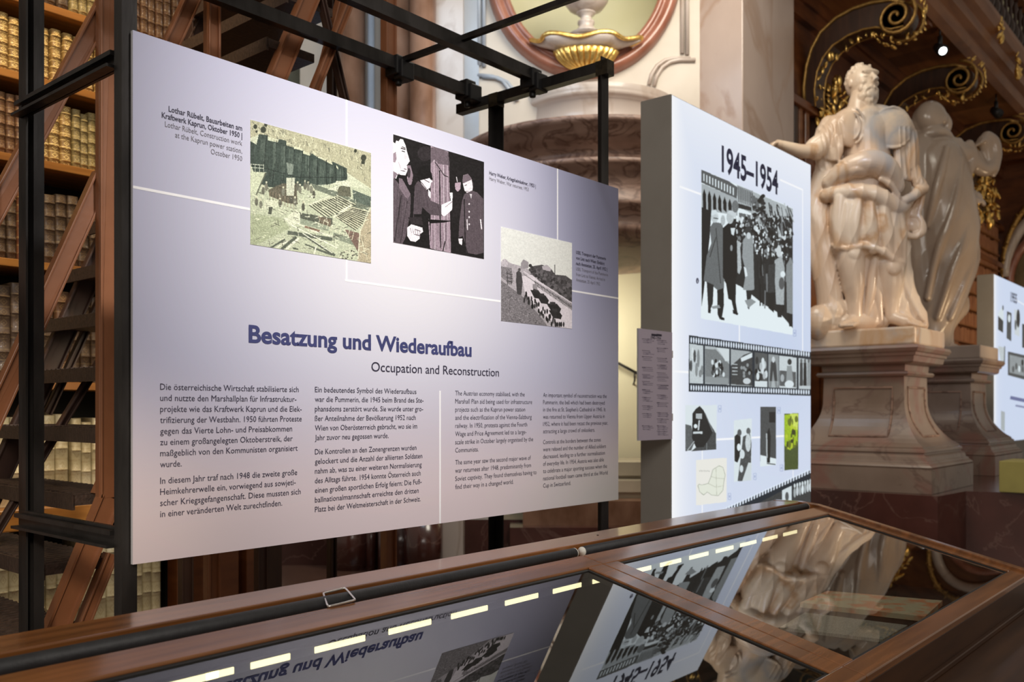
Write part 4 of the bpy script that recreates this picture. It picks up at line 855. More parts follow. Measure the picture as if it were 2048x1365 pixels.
# documents on the case floor
zf = EYE-.775
def on_floor(px, py, z=zf):
    v = onZ(px, py, z); return (v.x, v.y)
def flat(name, quad, m, th, label, cat, z0=0, bits=None):
    q = [on_floor(*p) for p in quad]; b = MB(); b.prism(q, zf+z0+.001, zf+z0+th)
    t = empty(name, (q[0][0], q[0][1], zf+z0), label, cat); b.build('page_block', m, t); return t, q
M['printedpage'] = mat('printed_page', (.50,.42,.28), .8, 0, (.60,.22,.10), 14, detail=6, fac=(.46,.6))
M['greypage'] = mat('grey_page', (.30,.28,.24), .8, 0, (.17,.16,.14), 60, (1,8,1), fac=(.45,.6))
flat('open_booklet', [(1655,1192),(1885,1212),(1850,1245),(1600,1216)], M['printedpage'], .02, 'cream booklet with red drawing lying under the right pane', 'booklet')
flat('magazine', [(1610,1232),(1815,1258),(1765,1287),(1560,1262)], M['greypage'], .012, 'grey printed magazine in front of the cream booklet in the case', 'magazine')
MB
# ------------------------------------------------------------------ bookcase on the left, its books, the library steps
bc = empty('bookcase', (.4, 4.42, 0), 'tall wooden library bookcase behind the steel frame at the left', 'bookcase')
SH = [(-1.10,-.45),(-.45,.127),(.127,.68),(.68,1.153),(1.153,1.53),(1.53,1.884),(1.884,2.32)]
for z in (-1.10,.127,.68,1.153,1.53,1.884,2.32):
    MB().box((.4,4.385,EYE+z-.036), (2.98,4.72,EYE+z)).build('shelf', M['shelfwood'], bc, .003)
MB().box((.4,4.34,EYE-.55), (2.46,4.72,EYE-.45)).build('shelf', M['shelfwood'], bc, .006, label='thick moulded ledge')
MB().box((.4,4.36,0), (2.46,4.72,EYE-1.14)).build('base_cupboard', M['darkwood'], bc)
for x0, x1, z1 in ((.36,.42,2.6),(2.985,3.08,2.6)): MB().box((x0,4.36,0),(x1,4.72,EYE+z1)).build('upright', M['darkwood'], bc, .004)
for x0, x1, y in ((2.46,2.98,4.40),(2.52,2.60,4.35),(2.64,2.78,4.33),(2.84,2.92,4.35)): MB().box((x0,y,0),(x1,4.5 if y > 4.36 else 4.40,EYE+.12)).build('pilaster', M['gallerywood'], bc, .004)
def bookmat(name, c1, c2, gilt, rough=.5, bands=9, gamt=.5):
    m = mat(name, c1, rough, 0, c2, 14, detail=6, bump=.3, bscale=60, coat=.15); nt = m.node_tree; N = nt.nodes; L = nt.links; b = N['Principled BSDF']
    tc = N['Texture Coordinate']; sp = N.new('ShaderNodeSeparateXYZ'); L.new(tc.outputs['Generated'], sp.inputs[0])
    def mth(op, a, v=None, v2=None):
        n = N.new('ShaderNodeMath'); n.operation = op
        for i, q in enumerate((a, v, v2)):
            if q is None: continue
            if hasattr(q, 'links'): L.new(q, n.inputs[i])
            else: n.inputs[i].default_value = q
        return n.outputs[0]
    zz = mth('FRACT', mth('MULTIPLY', sp.outputs['Z'], float(bands)))
    dz = mth('ABSOLUTE', mth('SUBTRACT', zz, .5)); dx = mth('ABSOLUTE', mth('SUBTRACT', sp.outputs['X'], .5))
    s = mth('ADD', mth('MULTIPLY', dz, .8), dx)
    ring = mth('LESS_THAN', mth('ABSOLUTE', mth('SUBTRACT', s, .24)), .055)
    dot = mth('LESS_THAN', s, .09); lin = mth('GREATER_THAN', dz, .43)
    g = mth('MAXIMUM', mth('MAXIMUM', ring, dot), lin)
    no = N.new('ShaderNodeTexNoise'); no.inputs['Scale'].default_value = 55; L.new(tc.outputs['Object'], no.inputs[0])
    g = mth('MULTIPLY', g, mth('MULTIPLY', mth('GREATER_THAN', no.outputs['Fac'], .40), gamt))
    mx = N.new('ShaderNodeMix'); mx.data_type = 'RGBA'; mx.inputs['B'].default_value = (*gilt, 1)
    src = b.inputs['Base Color'].links[0].from_socket; L.new(g, mx.inputs['Factor']); L.new(src, mx.inputs['A']); L.new(mx.outputs['Result'], b.inputs['Base Color'])
    return m
BM = {
 'gilt': bookmat('tan_gilt_leather', (.26,.15,.045), (.48,.31,.11), (.95,.74,.32), gamt=.9),
 'olive': bookmat('olive_gilt_leather', (.24,.18,.07), (.34,.27,.12), (.62,.50,.22), gamt=.7),
 'brown': bookmat('brown_leather', (.13,.062,.030), (.20,.10,.05), (.40,.26,.12), gamt=.5),
 'dark': bookmat('dark_leather', (.060,.035,.022), (.12,.075,.045), (.25,.17,.08), gamt=.4),
 'red': bookmat('red_brown_leather', (.22,.08,.04), (.30,.13,.06), (.6,.42,.16), gamt=.5),
 'vellum': bookmat('cream_vellum', (.58,.50,.32), (.70,.63,.44), (.42,.30,.14), gamt=.35, bands=6),
 'vellumdark': bookmat('aged_vellum', (.40,.34,.21), (.52,.45,.30), (.30,.20,.10), gamt=.35, bands=6),
}
def book_mesh(w, h, d, nb):
    """rounded ribbed spine facing -Y, origin at the base"""
    b = MB(); zs = [0,.004]
    for k in range(nb): zc = h*(k+.6)/(nb+.2); zs += [zc-.006, zc-.002, zc+.002, zc+.006]
    zs += [h-.004, h]; n = 7; rows = []
    for z in zs:
        bump = 0
        for k in range(nb):
            if abs(z-h*(k+.6)/(nb+.2)) < .003: bump = .0035
        if z in (0, h): bump = -.002
        rows.append([(w/2*math.cos(PI*i/(n-1))*(1+bump*4), -(.010+bump*1.3)*math.sin(PI*i/(n-1))-0, z) for i in range(n)]+[(-w/2, d, z), (w/2, d, z)])
    m = len(rows[0]); vs = [v for r in rows for v in r]
    fs = [(i*m+k, i*m+(k+1)%m, (i+1)*m+(k+1)%m, (i+1)*m+k) for i in range(len(rows)-1) for k in range(m)]
    fs += [tuple(range(m)), tuple((len(rows)-1)*m+k for k in range(m))]
    b.add(vs, fs); me = bpy.data.meshes.new('old_book'); me.from_pydata(b.v, [], b.f)
    bm = bmesh.new(); bm.from_mesh(me); bmesh.ops.recalc_face_normals(bm, faces=bm.faces); bm.to_mesh(me); bm.free()
    for p in me.polygons: p.use_smooth = abs(p.normal.z) < .5 and len(p.vertices) == 4 and p.normal.y < .5
    return me
ROWS = [ # base, mean height, width, kinds by position, words
 (-1.10,.46,.062,['vellum','vellum','vellumdark'],'cream vellum folio','on the lowest shelf'),
 (-.45,.43,.060,['vellum','vellum','vellum','vellumdark'],'cream vellum folio','on the thick ledge'),
 (.127,.46,.060,['dark','brown','dark','olive'],'leather folio','on the third shelf up'),
 (.68,.345,.052,['brown','dark','red','brown','olive'],'leather volume','on the fourth shelf up'),
 (1.153,.31,.048,['dark','brown','gilt','gilt','olive'],'leather volume','on the fifth shelf up'),
 (1.53,.275,.044,['gilt','gilt','olive','gilt'],'leather volume','on the sixth shelf up'),
 (1.884,.36,.050,['dark','brown','olive','brown'],'leather volume','on the topmost shelf'),
]
KW = {'gilt':'tan gilt-tooled','olive':'olive brown gilt','brown':'plain brown ribbed','dark':'dark brown ribbed','red':'reddish brown','vellum':'pale','vellumdark':'aged yellow'}
ORD = ['first','second','third','fourth','fifth','sixth','seventh','eighth','ninth','tenth','eleventh','twelfth','thirteenth','fourteenth','fifteenth','sixteenth','seventeenth','eighteenth','nineteenth','twentieth','twenty-first','twenty-second','twenty-third','twenty-fourth','twenty-fifth','twenty-sixth','twenty-seventh','twenty-eighth','twenty-ninth','thirtieth']
for ri, (zb, h, w, kinds, what, where) in enumerate(ROWS):
    cache = {}
    for k in set(kinds):
        for q in range(2):
            me = book_mesh(w*(1-.22*q), h*(1-.05*q), .20, 5 if 'vellum' not in k else 4); me.materials.append(BM[k]); cache[(k, q)] = me
    x = 1.60; i = 0; end = 2.38 if ri < 3 else (2.5 if ri < 6 else 2.90); run = None; left = 0
    while x < end:
        if left <= 0:
            run = (kinds[0] if (x < 1.6 and ri in (4,)) else rng.choice(kinds if not (ri == 4 and x > 1.7) else ['gilt','gilt','olive'])); q = int(rng.integers(2)); left = int(rng.integers(1, 5)); x += rng.uniform(.002,.012)
        left -= 1; ww = w*(1-.22*q); x += ww/2+rng.uniform(.001,.005)
        o = bpy.data.objects.new('old_book', cache[(run, q)]); C.objects.link(o); o.location = (x, 4.445+rng.uniform(0,.012), EYE+zb+.0005); o.scale = (1, 1, rng.uniform(.93,1.0))
        lab = '%s %s, %s from the left %s' % (KW[run], what, ORD[i], where)
        tag(o, lab, 'book', '%ss %s' % (what, where)); x += ww/2; i += 1
    i = 0; x = 1.595                                # further books of the same row, left of the photograph's edge
    while x > 1.05:
        ww = w*(1-.22*q); x -= ww/2+.003; o = bpy.data.objects.new('old_book', cache[(run, q)]); C.objects.link(o); o.location = (x, 4.45, EYE+zb+.0005)
        tag(o, '%s %s, %s beyond the left picture edge %s' % (KW[run], what, ORD[i], where), 'book', '%ss %s' % (what, where)); x -= ww/2; i += 1
# library steps: steel construction painted brown
YNn, YFf = 3.06, 4.04
def sx_(z): return 1.454+(z+.314)/2.33
st = empty('library_steps', (1.0, YNn, 0), 'brown painted steel library steps with steep dark treads behind the frame', 'steps')
def cb(p, q, w=.055, t=.03, m='copper', nm='brace'):
    (x0, y0, z0), (x1, y1, z1) = p, q; b = MB(); b.bar((x0,y0,EYE+z0),(x1,y1,EYE+z1), t, w, (0,1,0)) if 0 else None
    P, Q = Vector((x0,y0,EYE+z0)), Vector((x1,y1,EYE+z1)); d = (Q-P).normalized(); s = d.cross(Vector((0,1,0)))
    s = s.normalized() if s.length > .1 else Vector((1,0,0)); b.bar(P, Q, w, t, (0,1,0)) 
    b.bar(P-s*(w/2-.004)+Vector((0,-t*.5-.006,0)), Q-s*(w/2-.004)+Vector((0,-t*.5-.006,0)), .008, .012, (0,1,0)); b.bar(P+s*(w/2-.004)+Vector((0,-t*.5-.006,0)), Q+s*(w/2-.004)+Vector((0,-t*.5-.006,0)), .008, .012, (0,1,0))
    return b.build(nm, M[m], st, .002)
zl, zh = -1.53, 2.6
cb((sx_(zl)-.0,YNn,zl),(sx_(-.30),YNn,-.30), .075, .03, 'copper', 'stringer'); cb((sx_(-.30),YNn+.045,-.30),(sx_(zh),YNn+.045,zh), .075, .03, 'copper', 'stringer')
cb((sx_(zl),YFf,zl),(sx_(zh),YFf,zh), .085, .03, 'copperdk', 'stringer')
cb((1.452,YNn,-.30),(1.452,YNn,2.4), .062, .03, 'copper', 'post')
cb((1.452,YNn+.035,.80),(.88,YNn+.035,-.57), .058, .03, 'copper', 'handrail'); cb((1.452,YNn+.035,1.36),(.70,YNn+.035,-.28), .058, .03, 'copperdk', 'handrail') if 0 else cb((1.62,YNn+.035,1.73),(.80,YNn+.035,-.06), .058, .03, 'copper', 'handrail')
cb((sx_(-1.5)+.115,YNn+.05,-1.5),(sx_(-.5)+.115,YNn+.05,-.5), .04, .03, 'copper', 'brace')
cb((1.86,YNn+.02,-1.5),(1.86,YNn+.02,2.5), .050, .03, 'copper', 'post')
cb((1.52,YNn+.035,.9),(1.95,YNn+.035,1.9), .055, .03, 'copper', 'handrail')
cb((sx_(.6)+.15,YNn-.02,.6),(sx_(zh)+.15,YNn-.02,zh), .035, .025, 'copper', 'handrail')
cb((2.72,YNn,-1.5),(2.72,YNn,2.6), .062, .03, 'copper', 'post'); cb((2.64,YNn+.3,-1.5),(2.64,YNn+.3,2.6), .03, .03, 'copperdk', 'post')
cb((2.42,YNn+.15,.9),(2.78,YNn+.15,2.4), .03, .03, 'copperdk', 'brace') if 0 else None
cb((2.30,YNn+.05,2.0),(2.62,YNn+.05,1.0), .026, .025, 'copperdk', 'brace'); cb((2.62,YNn+.10,2.1),(2.28,YNn+.10,.95), .026, .025, 'copper', 'brace')
cb((1.78,YNn+.04,1.5),(2.05,YNn+.04,2.05), .05, .03, 'copper', 'brace')
cb((1.66,YFf,-.02),(1.90,YFf,.52), .03, .02, 'copperdk', 'brace')
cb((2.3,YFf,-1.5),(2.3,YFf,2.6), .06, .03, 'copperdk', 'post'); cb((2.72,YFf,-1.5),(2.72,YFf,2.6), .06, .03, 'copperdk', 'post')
z = -1.40; k = 0
tm = None
while z < 2.5:
    x = sx_(z)
    if tm is None:
        b = MB(); b.box((-.10,0,-.035),(.13,.93,0)); 
        for q in range(22): b.box((-.095,.02+q*.041,0),(.125,.035+q*.041,.006))
        b.box((-.105,0,-.05),(-.095,.93,.002)); tm = b.build('tread', M['tread'], st); o = tm
        base = Vector((x, YNn+.05, EYE+z)); o.location = base-Vector(st.location)
    else:
        o = tm.copy(); C.objects.link(o); o.parent = st; o.location = Vector((x, YNn+.05, EYE+z))-Vector(st.location)
    z += .222
# small dark brace behind the treads
cb((1.05,YFf-.4,-.9),(1.75,YFf-.4,.28), .028, .02, 'copperdk', 'brace')
# ------------------------------------------------------------------ niche fountain
ft = empty('wall_fountain', W_(lat(1172,8.85), 8.85, hz(150,8.85)), 'white urn over a gilded shell basin in the oval niche', 'fountain')
fc = W_(lat(1172,8.85), 8.85, 0); k9 = 8.85/F
def Z9(y): return hz(y, 8.85)
def flatten(b, k=.35):
    for i, v in enumerate(b.v):
        v = Vector(v); q = (v-fc).dot(FWD); b.v[i] = tuple(v-FWD*q*(1-k))
    return b
b = MB(); b.lathe([(.03,Z9(75)),(60*k9*.35,Z9(72)),(34*k9,Z9(70)),(20*k9,Z9(62)),(14*k9,Z9(52)),(17*k9,Z9(48)),(17*k9,Z9(44)),(11*k9,Z9(40)),(11*k9,Z9(34)),(18*k9,Z9(29)),(20*k9,Z9(27))], fc, 24); b.build('urn_foot', M['greymarble'], ft)
b = MB(); b.lathe([(18*k9,Z9(27)),(34*k9,Z9(18)),(44*k9,Z9(4)),(48*k9,Z9(-20)),(50*k9,Z9(-60)),(42*k9,Z9(-66)),(10*k9,Z9(-70))], fc, 28); b.build('urn', M['greymarble'], ft)
wob = lambda a, z: 1+.07*math.cos(6*a)
b = MB(); b.lathe([(20*k9,Z9(106)),(50*k9,Z9(102)),(88*k9,Z9(92)),(104*k9,Z9(84)),(100*k9,Z9(80)),(60*k9,Z9(76))], fc, 60, wob=wob); flatten(b).build('basin', M['greymarble'], ft)
b = MB(); b.tube([(fc.x+105*k9*wob(2*PI*i/60,0)*math.cos(2*PI*i/60), fc.y+105*k9*wob(2*PI*i/60,0)*math.sin(2*PI*i/60), Z9(82)+.02*math.cos(2*PI*i/60*6)) for i in range(60)], .022, 8, closed=True); flatten(b).build('rim', M['gold'], ft, label='wavy gilded rim')
b = MB(); n = 17
for i in range(n):
    a = math.atan2(-FWD.y, -FWD.x)+(-PI*.62+PI*1.24*i/(n-1)); pts = []; rr = []
    for t in range(6):
        u = t/5; r_ = (10+50*u**.6)*k9; pts.append((fc.x+r_*math.cos(a), fc.y+r_*math.sin(a), Z9(138-36*u**1.6))); rr.append((2.5+5.5*u)*k9)
    b.tube(pts, rr, 8)
b.ell((fc.x, fc.y, Z9(122)), (36*k9, 36*k9, 15*k9), 20, 8); b.lathe([(4*k9,Z9(150)),(12*k9,Z9(146)),(6*k9,Z9(141)),(10*k9,Z9(136))], fc, 12); flatten(b, .5).build('shell', M['gold'], ft, label='fluted gilded shell')
# ------------------------------------------------------------------ pedestals
def rings(prof, x0, y0, x1, y1, z0=0):
    vs = []; 
    for z, s in prof: vs += [(x0+s,y0+s,z0+z),(x1-s,y0+s,z0+z),(x1-s,y1-s,z0+z),(x0+s,y1-s,z0+z)]
    n = len(prof); fs = [(i*4+k, i*4+(k+1)%4, (i+1)*4+(k+1)%4, (i+1)*4+k) for i in range(n-1) for k in range(4)]
    return vs, fs+[(3,2,1,0), tuple((n-1)*4+k for k in range(4))]
DIE = [(-.335,.10)]+[(-.335+.42*t, .10+.225*math.sin(PI/2*t**.8)) for t in [i/12 for i in range(1,13)]]+[(.30,.33)]
BASE = [(-.732,0),(-.52,0)]; MOLD = [(-.52,.01),(-.505,.0),(-.49,.012),(-.475,.03),(-.46,.035),(-.455,.05),(-.42,.06),(-.40,.085),(-.385,.09),(-.38,.075),(-.36,.08),(-.35,.10),(-.335,.10)]
COR = [(.30,.33),(.305,.29),(.325,.275),(.345,.285),(.35,.32),(.405,.315),(.415,.24),(.43,.215),(.48,.205),(.485,.19),(.51,.185),(.52,.17),(.55,.155),(.577,.166)]
def pedestal(x0, y0, sx, sy, label):
    t = empty('pedestal', (x0+sx/2, y0+sy/2, EYE-.732), label, 'pedestal', 'marble statue pedestals')
    for nm, pr in (('base_block', BASE), ('base_moulding', MOLD), ('die', DIE), ('cornice', COR)):
        b = MB(); b.add(*rings(pr, x0, y0, x0+sx, y0+sy, EYE)); o = b.build(nm, M['pedmarble'], t)
        if nm == 'die': die = o
    def s_at(z):
        for (za, sa), (zb, sb) in zip(DIE[:-1], DIE[1:]):
            if za <= z <= zb: return sa+(sb-sa)*(z-za)/(zb-za)
        return .33
    zs = [.20,.10,0,-.08,-.15,-.21,-.25]
    for face in (0, 1):
        b = MB(); 
        def P(u, z):
            s = s_at(z)-.002
            return (x0+s, y0+s_at(.2)+u*(sy-2*s_at(.2)), EYE+z) if face == 0 else (x0+s_at(.2)+u*(sx-2*s_at(.2)), y0+s, EYE+z)
        path = [P(.14,z) for z in zs[::-1]]+[P(.86,z) for z in zs]; path = path+[P(.86-.72*i/6, -.25) for i in range(1,6)]
        b.tube(path, .011, 6, closed=True); b.build('panel_moulding', M['brownmarble'], die, label='thin framed moulding on the curved face')
    return t
p1 = pedestal(8.26, 2.35, 1.34, 1.40, 'brownish marble pedestal under the bearded armoured statue')
c2 = onD(1965, 719, 10.2)
p2 = pedestal(c2.x-.166, c2.y-.166, 1.34, 1.40, 'shaded marble pedestal under the robed statue seen from behind')
zP = EYE-.734
pl = [onZ(1400,1003,zP), onZ(1873,993,zP), onZ(1932,983,zP), onZ(2120,989,zP), onZ(2300,985,zP)]
poly = [(8.15,3.94),(8.15,2.27),(pl[2].x,pl[2].y),(pl[3].x,pl[3].y),(14.5,.9),(16,2.0),(16,4.28),(9.3,4.28),(9.3,3.94)]
b = MB(); b.prism(poly, 0, zP); t = b.build('plinth', M['dkred']); tag(t, 'long dark red polished marble plinth carrying both statue pedestals', 'plinth')
yb = onZ(1998, 985, zP+.001); t = MB().box((yb.x, yb.y-.9, zP+.002), (yb.x+.5, yb.y, zP+.002+.275)).build('yellow_box', M['yellowbox'], None, .006); tag(t, 'dull yellow box standing on the plinth at the right edge', 'box')
# ------------------------------------------------------------------ gallery: brackets, soffit, cornice
ZS = EYE+4.9
b = MB(); b.extr([(9.22,4.6,ZS),(9.22,3.42,ZS),(9.22,3.42,ZS-.05),(9.22,3.34,ZS+.02),(9.22,3.30,ZS+.10),(9.22,3.30,ZS+.14),(9.22,3.22,ZS+.20),(9.22,3.20,ZS+.32),(9.22,3.12,ZS+.38),(9.22,3.08,ZS+.50),(9.22,3.08,ZS+.55),(9.22,3.5,ZS+.55),(9.22,4.6,ZS+.55)], (14,0,0))
struct(b.build('trim_gallery_cornice', M['gallerylight'], label='moulded wooden edge of the upper gallery'))
sf = MB()
for i in range(6):
    X = 9.5+i*2.5; sf.box((X,3.44,ZS-.10),(X+.12,4.42,ZS)); 
sf.box((9.22,4.30,ZS-.16),(23,4.42,ZS)); sf.box((9.22,4.34,ZS-.34),(23,4.42,ZS-.16)); struct(sf.build('trim_soffit', M['gallerywood'], label='beams under the gallery floor'))
def leaf(b, c, s, yaw, up=.3):
    c = Vector(c); m = Matrix.Rotation(yaw, 3, 'Z') @ Matrix.Rotation(up, 3, 'X'); b.ell(c, (s*.5, s*.28, s), 7, 5, m)
def bracket(X, label, seed):
    r2 = random.Random(seed)
    t = empty('scroll_bracket', (X, 4.4, EYE+2.9), label, 'bracket', 'carved gilded scroll brackets under the gallery')
    out = [(1618,215),(1617,180),(1622,140),(1632,105),(1650,72),(1680,44),(1715,25),(1750,14),(1790,8),(1815,14)]
    inn = [(1640,218),(1638,185),(1643,150),(1655,122),(1674,98),(1705,78),(1735,66),(1760,62),(1790,66),(1815,60)]
    dx = X-10.57
    def q(p): v = onX(p[0], p[1], 10.57); return (v.y, v.z)
    O, I = [q(p) for p in out], [q(p) for p in inn]
    b = MB(); n = len(O); w = .13
    for a, c, e, f in zip(O[:-1], O[1:], I[1:], I[:-1]):
        pts = [(X-w,a[0],a[1]),(X-w,c[0],c[1]),(X-w,e[0],e[1]),(X-w,f[0],f[1])]; b.extr(pts, (2*w,0,0))
    vy, vz = q((1800,40)); b.tube([(X-w,vy,vz),(X+w,vy,vz)], .16, 24); b.build('scroll', M['darkwood'], t)
    for sd in (-1, 1):
        b = MB(); b.tube([(X+sd*(w+.01), y, z) for y, z in O], .022, 6); b.tube([(X+sd*(w+.01), y, z) for y, z in I], .012, 6)
        sp = [(X+sd*(w+.02), vy+(.235-.225*i/40)*math.cos(PI*.5+i/40*2*PI*2.3), vz+(.235-.225*i/40)*math.sin(PI*.5+i/40*2*PI*2.3)) for i in range(41)]
        b.tube(sp, .020, 6); b.build('gilt_edge', M['golddull'], t)
    b = MB()
    for i in range(len(I)-1):
        for k in range(3):
            u = r2.random(); y = I[i][0]*(1-u)+I[i+1][0]*u; z = I[i][1]*(1-u)+I[i+1][1]*u
            leaf(b, (X+r2.uniform(-.14,.10), y+r2.uniform(-.02,.03), z-r2.uniform(.02,.08)), r2.uniform(.025,.055), r2.uniform(0,3), r2.uniform(-1,1))
    for i in range(26):
        a = -PI*.9+PI*1.3*i/25; leaf(b, (X+r2.uniform(-.15,.05), vy+.29*math.cos(a)*-1, vz+.29*math.sin(a)), r2.uniform(.03,.055), a, a)
    b.build('gilt_leaves', M['gold'], t)
    return t
for X, lab, sd in ((10.57,'largest gilded scroll bracket above the bearded statue',1), (13.1,'second gilded scroll bracket above the robed statue',2), (16.1,'third smaller gilded scroll bracket at the right edge',3)): bracket(X, lab, sd)
def cluster(name, c, rx, rz, n, seed, label, m='gold', ry=.12, s0=.05, s1=.1):
    r2 = random.Random(seed); t = gb
    b = MB()
    for i in range(n):
        a = r2.uniform(0, 2*PI); rr = math.sqrt(r2.random()); leaf(b, (c[0]+rx*rr*math.cos(a), c[1]-abs(r2.gauss(0,ry*.5)), c[2]+rz*rr*math.sin(a)), r2.uniform(s0,s1), a, r2.uniform(-1.2,1.2))
    b.build('gilt_carving', M[m], t, label=label); 
    b = MB(); b.box((c[0]-rx*.5,c[1],c[2]-rz*.8),(c[0]+rx*.5,4.415,c[2]+rz*.8)); b.build('backing', M['darkwood'], t)
gb = empty('gallery_bookcase', (9.5, 4.4, 0), 'dark carved wooden library bookcase wall behind the two statues', 'bookcase')
v = onY(1668,222,4.3); cluster('gilt_capital', v, .42, .36, 70, 5, 'bright gilded leaf carving beside the bearded statue head', s0=.04, s1=.085)
v = onY(1645,265,4.3); cluster('gilt_capital', v, .16, .3, 30, 6, 'small gilded carving low behind the statue shoulder', s0=.04, s1=.08)
v = onY(1962,395,4.3); cluster('gilt_capital', v, .9, .5, 90, 7, 'gilded carving right of the robed statue', s0=.05, s1=.12)
v = onY(1925,300,4.34); cluster('gilt_capital', v, .3, .25, 20, 8, 'dim gilded carving behind the raised hand of the robed statue', 'golddull')
# wall pilasters, panels and shelves
def wp(px0, px1, z0, z1, y=4.34, m='gallerywood', nm='pilaster', lab=None):
    x0, x1 = onY(px0,819,y).x, onY(px1,819,y).x; return MB().box((x0,y,z0),(x1,4.415,z1)).build(nm, M[m], gb, .01)
for a, c, m in ((1590,1597,'darkwood'),(1600,1606,'gallerylight'),(1612,1619,'gallerywood'),(1652,1664,'gallerywood'),(1700,1720,'darkwood'),(1765,1772,'gallerylight'),(1800,1812,'darkwood'),(1908,1917,'gallerylight'),(1990,1996,'gallerylight')): wp(a, c, 0, EYE+3.6, 4.34, m)
M['orangelitwood'] = mat('orange_lit_wood', (.34,.11,.025), .4, 0, (.45,.16,.04), 2, (1,1,3), coat=.3); wp(1621,1652,EYE+.6,EYE+2.6,4.38,'orangelitwood','panel')  # wood panel with the orange light on it kept in its colour
for z in (EYE+2.75, EYE+3.5): MB().box((9.3,4.30,z),(19.9,4.415,z+.1)).build('cornice', M['gallerywood'], gb, .01)
for z in np.arange(.55, 3.9, .30):
    MB().box((13.4,4.30,EYE+z),(19.5,4.415,EYE+z+.025)).build('shelf', M['gallerylight'], gb)
M['redbook'] = mat('red_brown_books', (.20,.075,.035), .5, 0, (.36,.16,.075), 9, (6,1,.4), detail=2)
ri = 0
for z in np.arange(.55, 3.6, .30):
    b = MB(); x = 13.5
    while x < 19.4: w = rng.uniform(.035,.06); b.box((x,4.315+rng.uniform(0,.01),EYE+z+.026),(x+w*.95,4.415,EYE+z+.026+rng.uniform(.21,.245))); x += w
    o = b.build('book_row', M['redbook'], gb); o['kind'] = 'stuff'
# balustrade
bl = empty('balustrade', (9.4, 3.2, ZS+.55), 'dark turned balustrade along the upper gallery edge', 'balustrade')
MB().box((9.3,3.12,ZS+.55),(23,3.34,ZS+.64)).build('bottom_rail', M['gallerylight'], bl); MB().box((9.3,3.12,ZS+1.35),(23,3.36,ZS+1.44)).build('handrail', M['gallerylight'], bl)
pb_ = None
for i in range(32):
    x = 12.0+i*.30
    if pb_ is None:
        b = MB(); b.lathe([(.05,ZS+.64),(.05,ZS+.68),(.025,ZS+.71),(.055,ZS+.82),(.06,ZS+.90),(.03,ZS+1.0),(.022,ZS+1.15),(.045,ZS+1.22),(.03,ZS+1.30),(.05,ZS+1.35)], (x,3.23,0), 10); pb_ = b.build('baluster', M['darkwood'], bl); loc0 = pb_.location.copy()
    else: o = pb_.copy(); C.objects.link(o); o.parent = bl; o.location = loc0+Vector((.30*i,0,0))
for px, py in ((2036,132),(2000,60)):
    v = onY(px,py,3.10); b = MB(); r2 = random.Random(px)
    for i in range(16): leaf(b, (v.x+r2.uniform(-.12,.12), v.y, v.z+r2.uniform(-.16,.16)), r2.uniform(.04,.08), r2.uniform(0,3), r2.uniform(-1,1))
    b.build('gilt_mount', M['gold'], bl)
# fresco high up, spot lamps
fp = onY(1992,80,4.55); M['fresco'] = mat('fresco', (.34,.32,.18), .8, 0, (.55,.52,.34), 2.5, detail=5)
t = empty('painted_panel', (fp.x,4.5,EYE+6.6), 'pale yellow green painted panel high on the upper wall', 'painting'); MB().box((19.2,4.52,EYE+6.9),(26,4.59,EYE+8.6)).build('canvas', M['fresco'], t)
b = MB()
for a, c in (((19.1,EYE+6.8),(26,EYE+6.9)),((19.1,EYE+8.6),(26,EYE+8.7)),((19.1,EYE+6.8),(19.2,EYE+8.7))): b.box((a[0],4.50,a[1]),(c[0],4.60,c[1]))
b.build('frame', M['golddull'], t)
def lamp(px, py, z, label, on):
    v = onZ(px, py, z); t = empty('spot_lamp', (v.x, v.y, z), label, 'lamp'); d = Vector((-.55,-.45,-.5)).normalized()
    MB().tube([v+Vector((0,0,.16)), v+Vector((0,0,ZS-z))], .012, 6).build('stem', M['clamp'], t); MB().tube([v+Vector((0,0,.16)), v], [.03,.03], 8).build('joint', M['clamp'], t)
    MB().tube([v-d*.10, v+d*.10], [.055,.075], 16).build('head', M['clamp'], t)
    if on: M['lampglow'] = mat('lamp_glow', (.9,.9,.9), .4, emis=(.95,1,1,3)); MB().tube([v+d*.10, v+d*.104], .05, 14).build('lens', M['lampglow'], t)
lamp(1880,98,EYE+4.62,'black spot lamp with a lit white lens under the gallery',True); lamp(1992,224,EYE+4.62,'round black unlit lamp under the gallery further right',False)
# oval mirror on the end wall
mo = empty('oval_mirror', (19.95,3.9,EYE+1.4), 'oval marble framed mirror under a gilded arch at the far right', 'mirror')
vs = []; n = 40
cy_, cz_ = 3.43, EYE+2.45
b = MB(); b.tube([(19.93, cy_+.80*math.cos(2*PI*k/n), cz_+1.0*math.sin(2*PI*k/n)) for k in range(n)], .085, 10, closed=True); b.build('frame', M['redmarble'], mo)
M['mirror'] = mat('mirror_pane', (.60,.54,.32), .3, 0, (.34,.28,.15), 1.6); b = MB(); b.lathe([(.79,0),(.79,.02)], (0,0,0), 40); b.v = [(19.99-v[2], cy_+v[0], cz_+v[1]*1.25) for v in b.v]; b.build('pane', M['mirror'], mo)
MB().box((19.93,cy_-.36,cz_-.9),(19.985,cy_-.30,cz_+.93)).build('glazing_bar', M['darkwood'], mo)
b = MB(); b.tube([(19.9, cy_+.86*math.cos(t), cz_+.15+1.25*math.sin(t)) for t in [PI*i/24 for i in range(25)]], .10, 8); b.build('arch', M['greymarble'], mo)
b = MB(); b.tube([(19.86, cy_+.90*math.cos(t), cz_+.2+1.5*math.sin(t)) for t in [PI*i/24 for i in range(25)]], .06, 8)
for i in range(40): t_ = PI*i/39; leaf(b, (19.85, cy_+.90*math.cos(t_), cz_+.2+1.5*math.sin(t_)), .1, i, i)
b.build('gilt_arch', M['golddull'], mo)
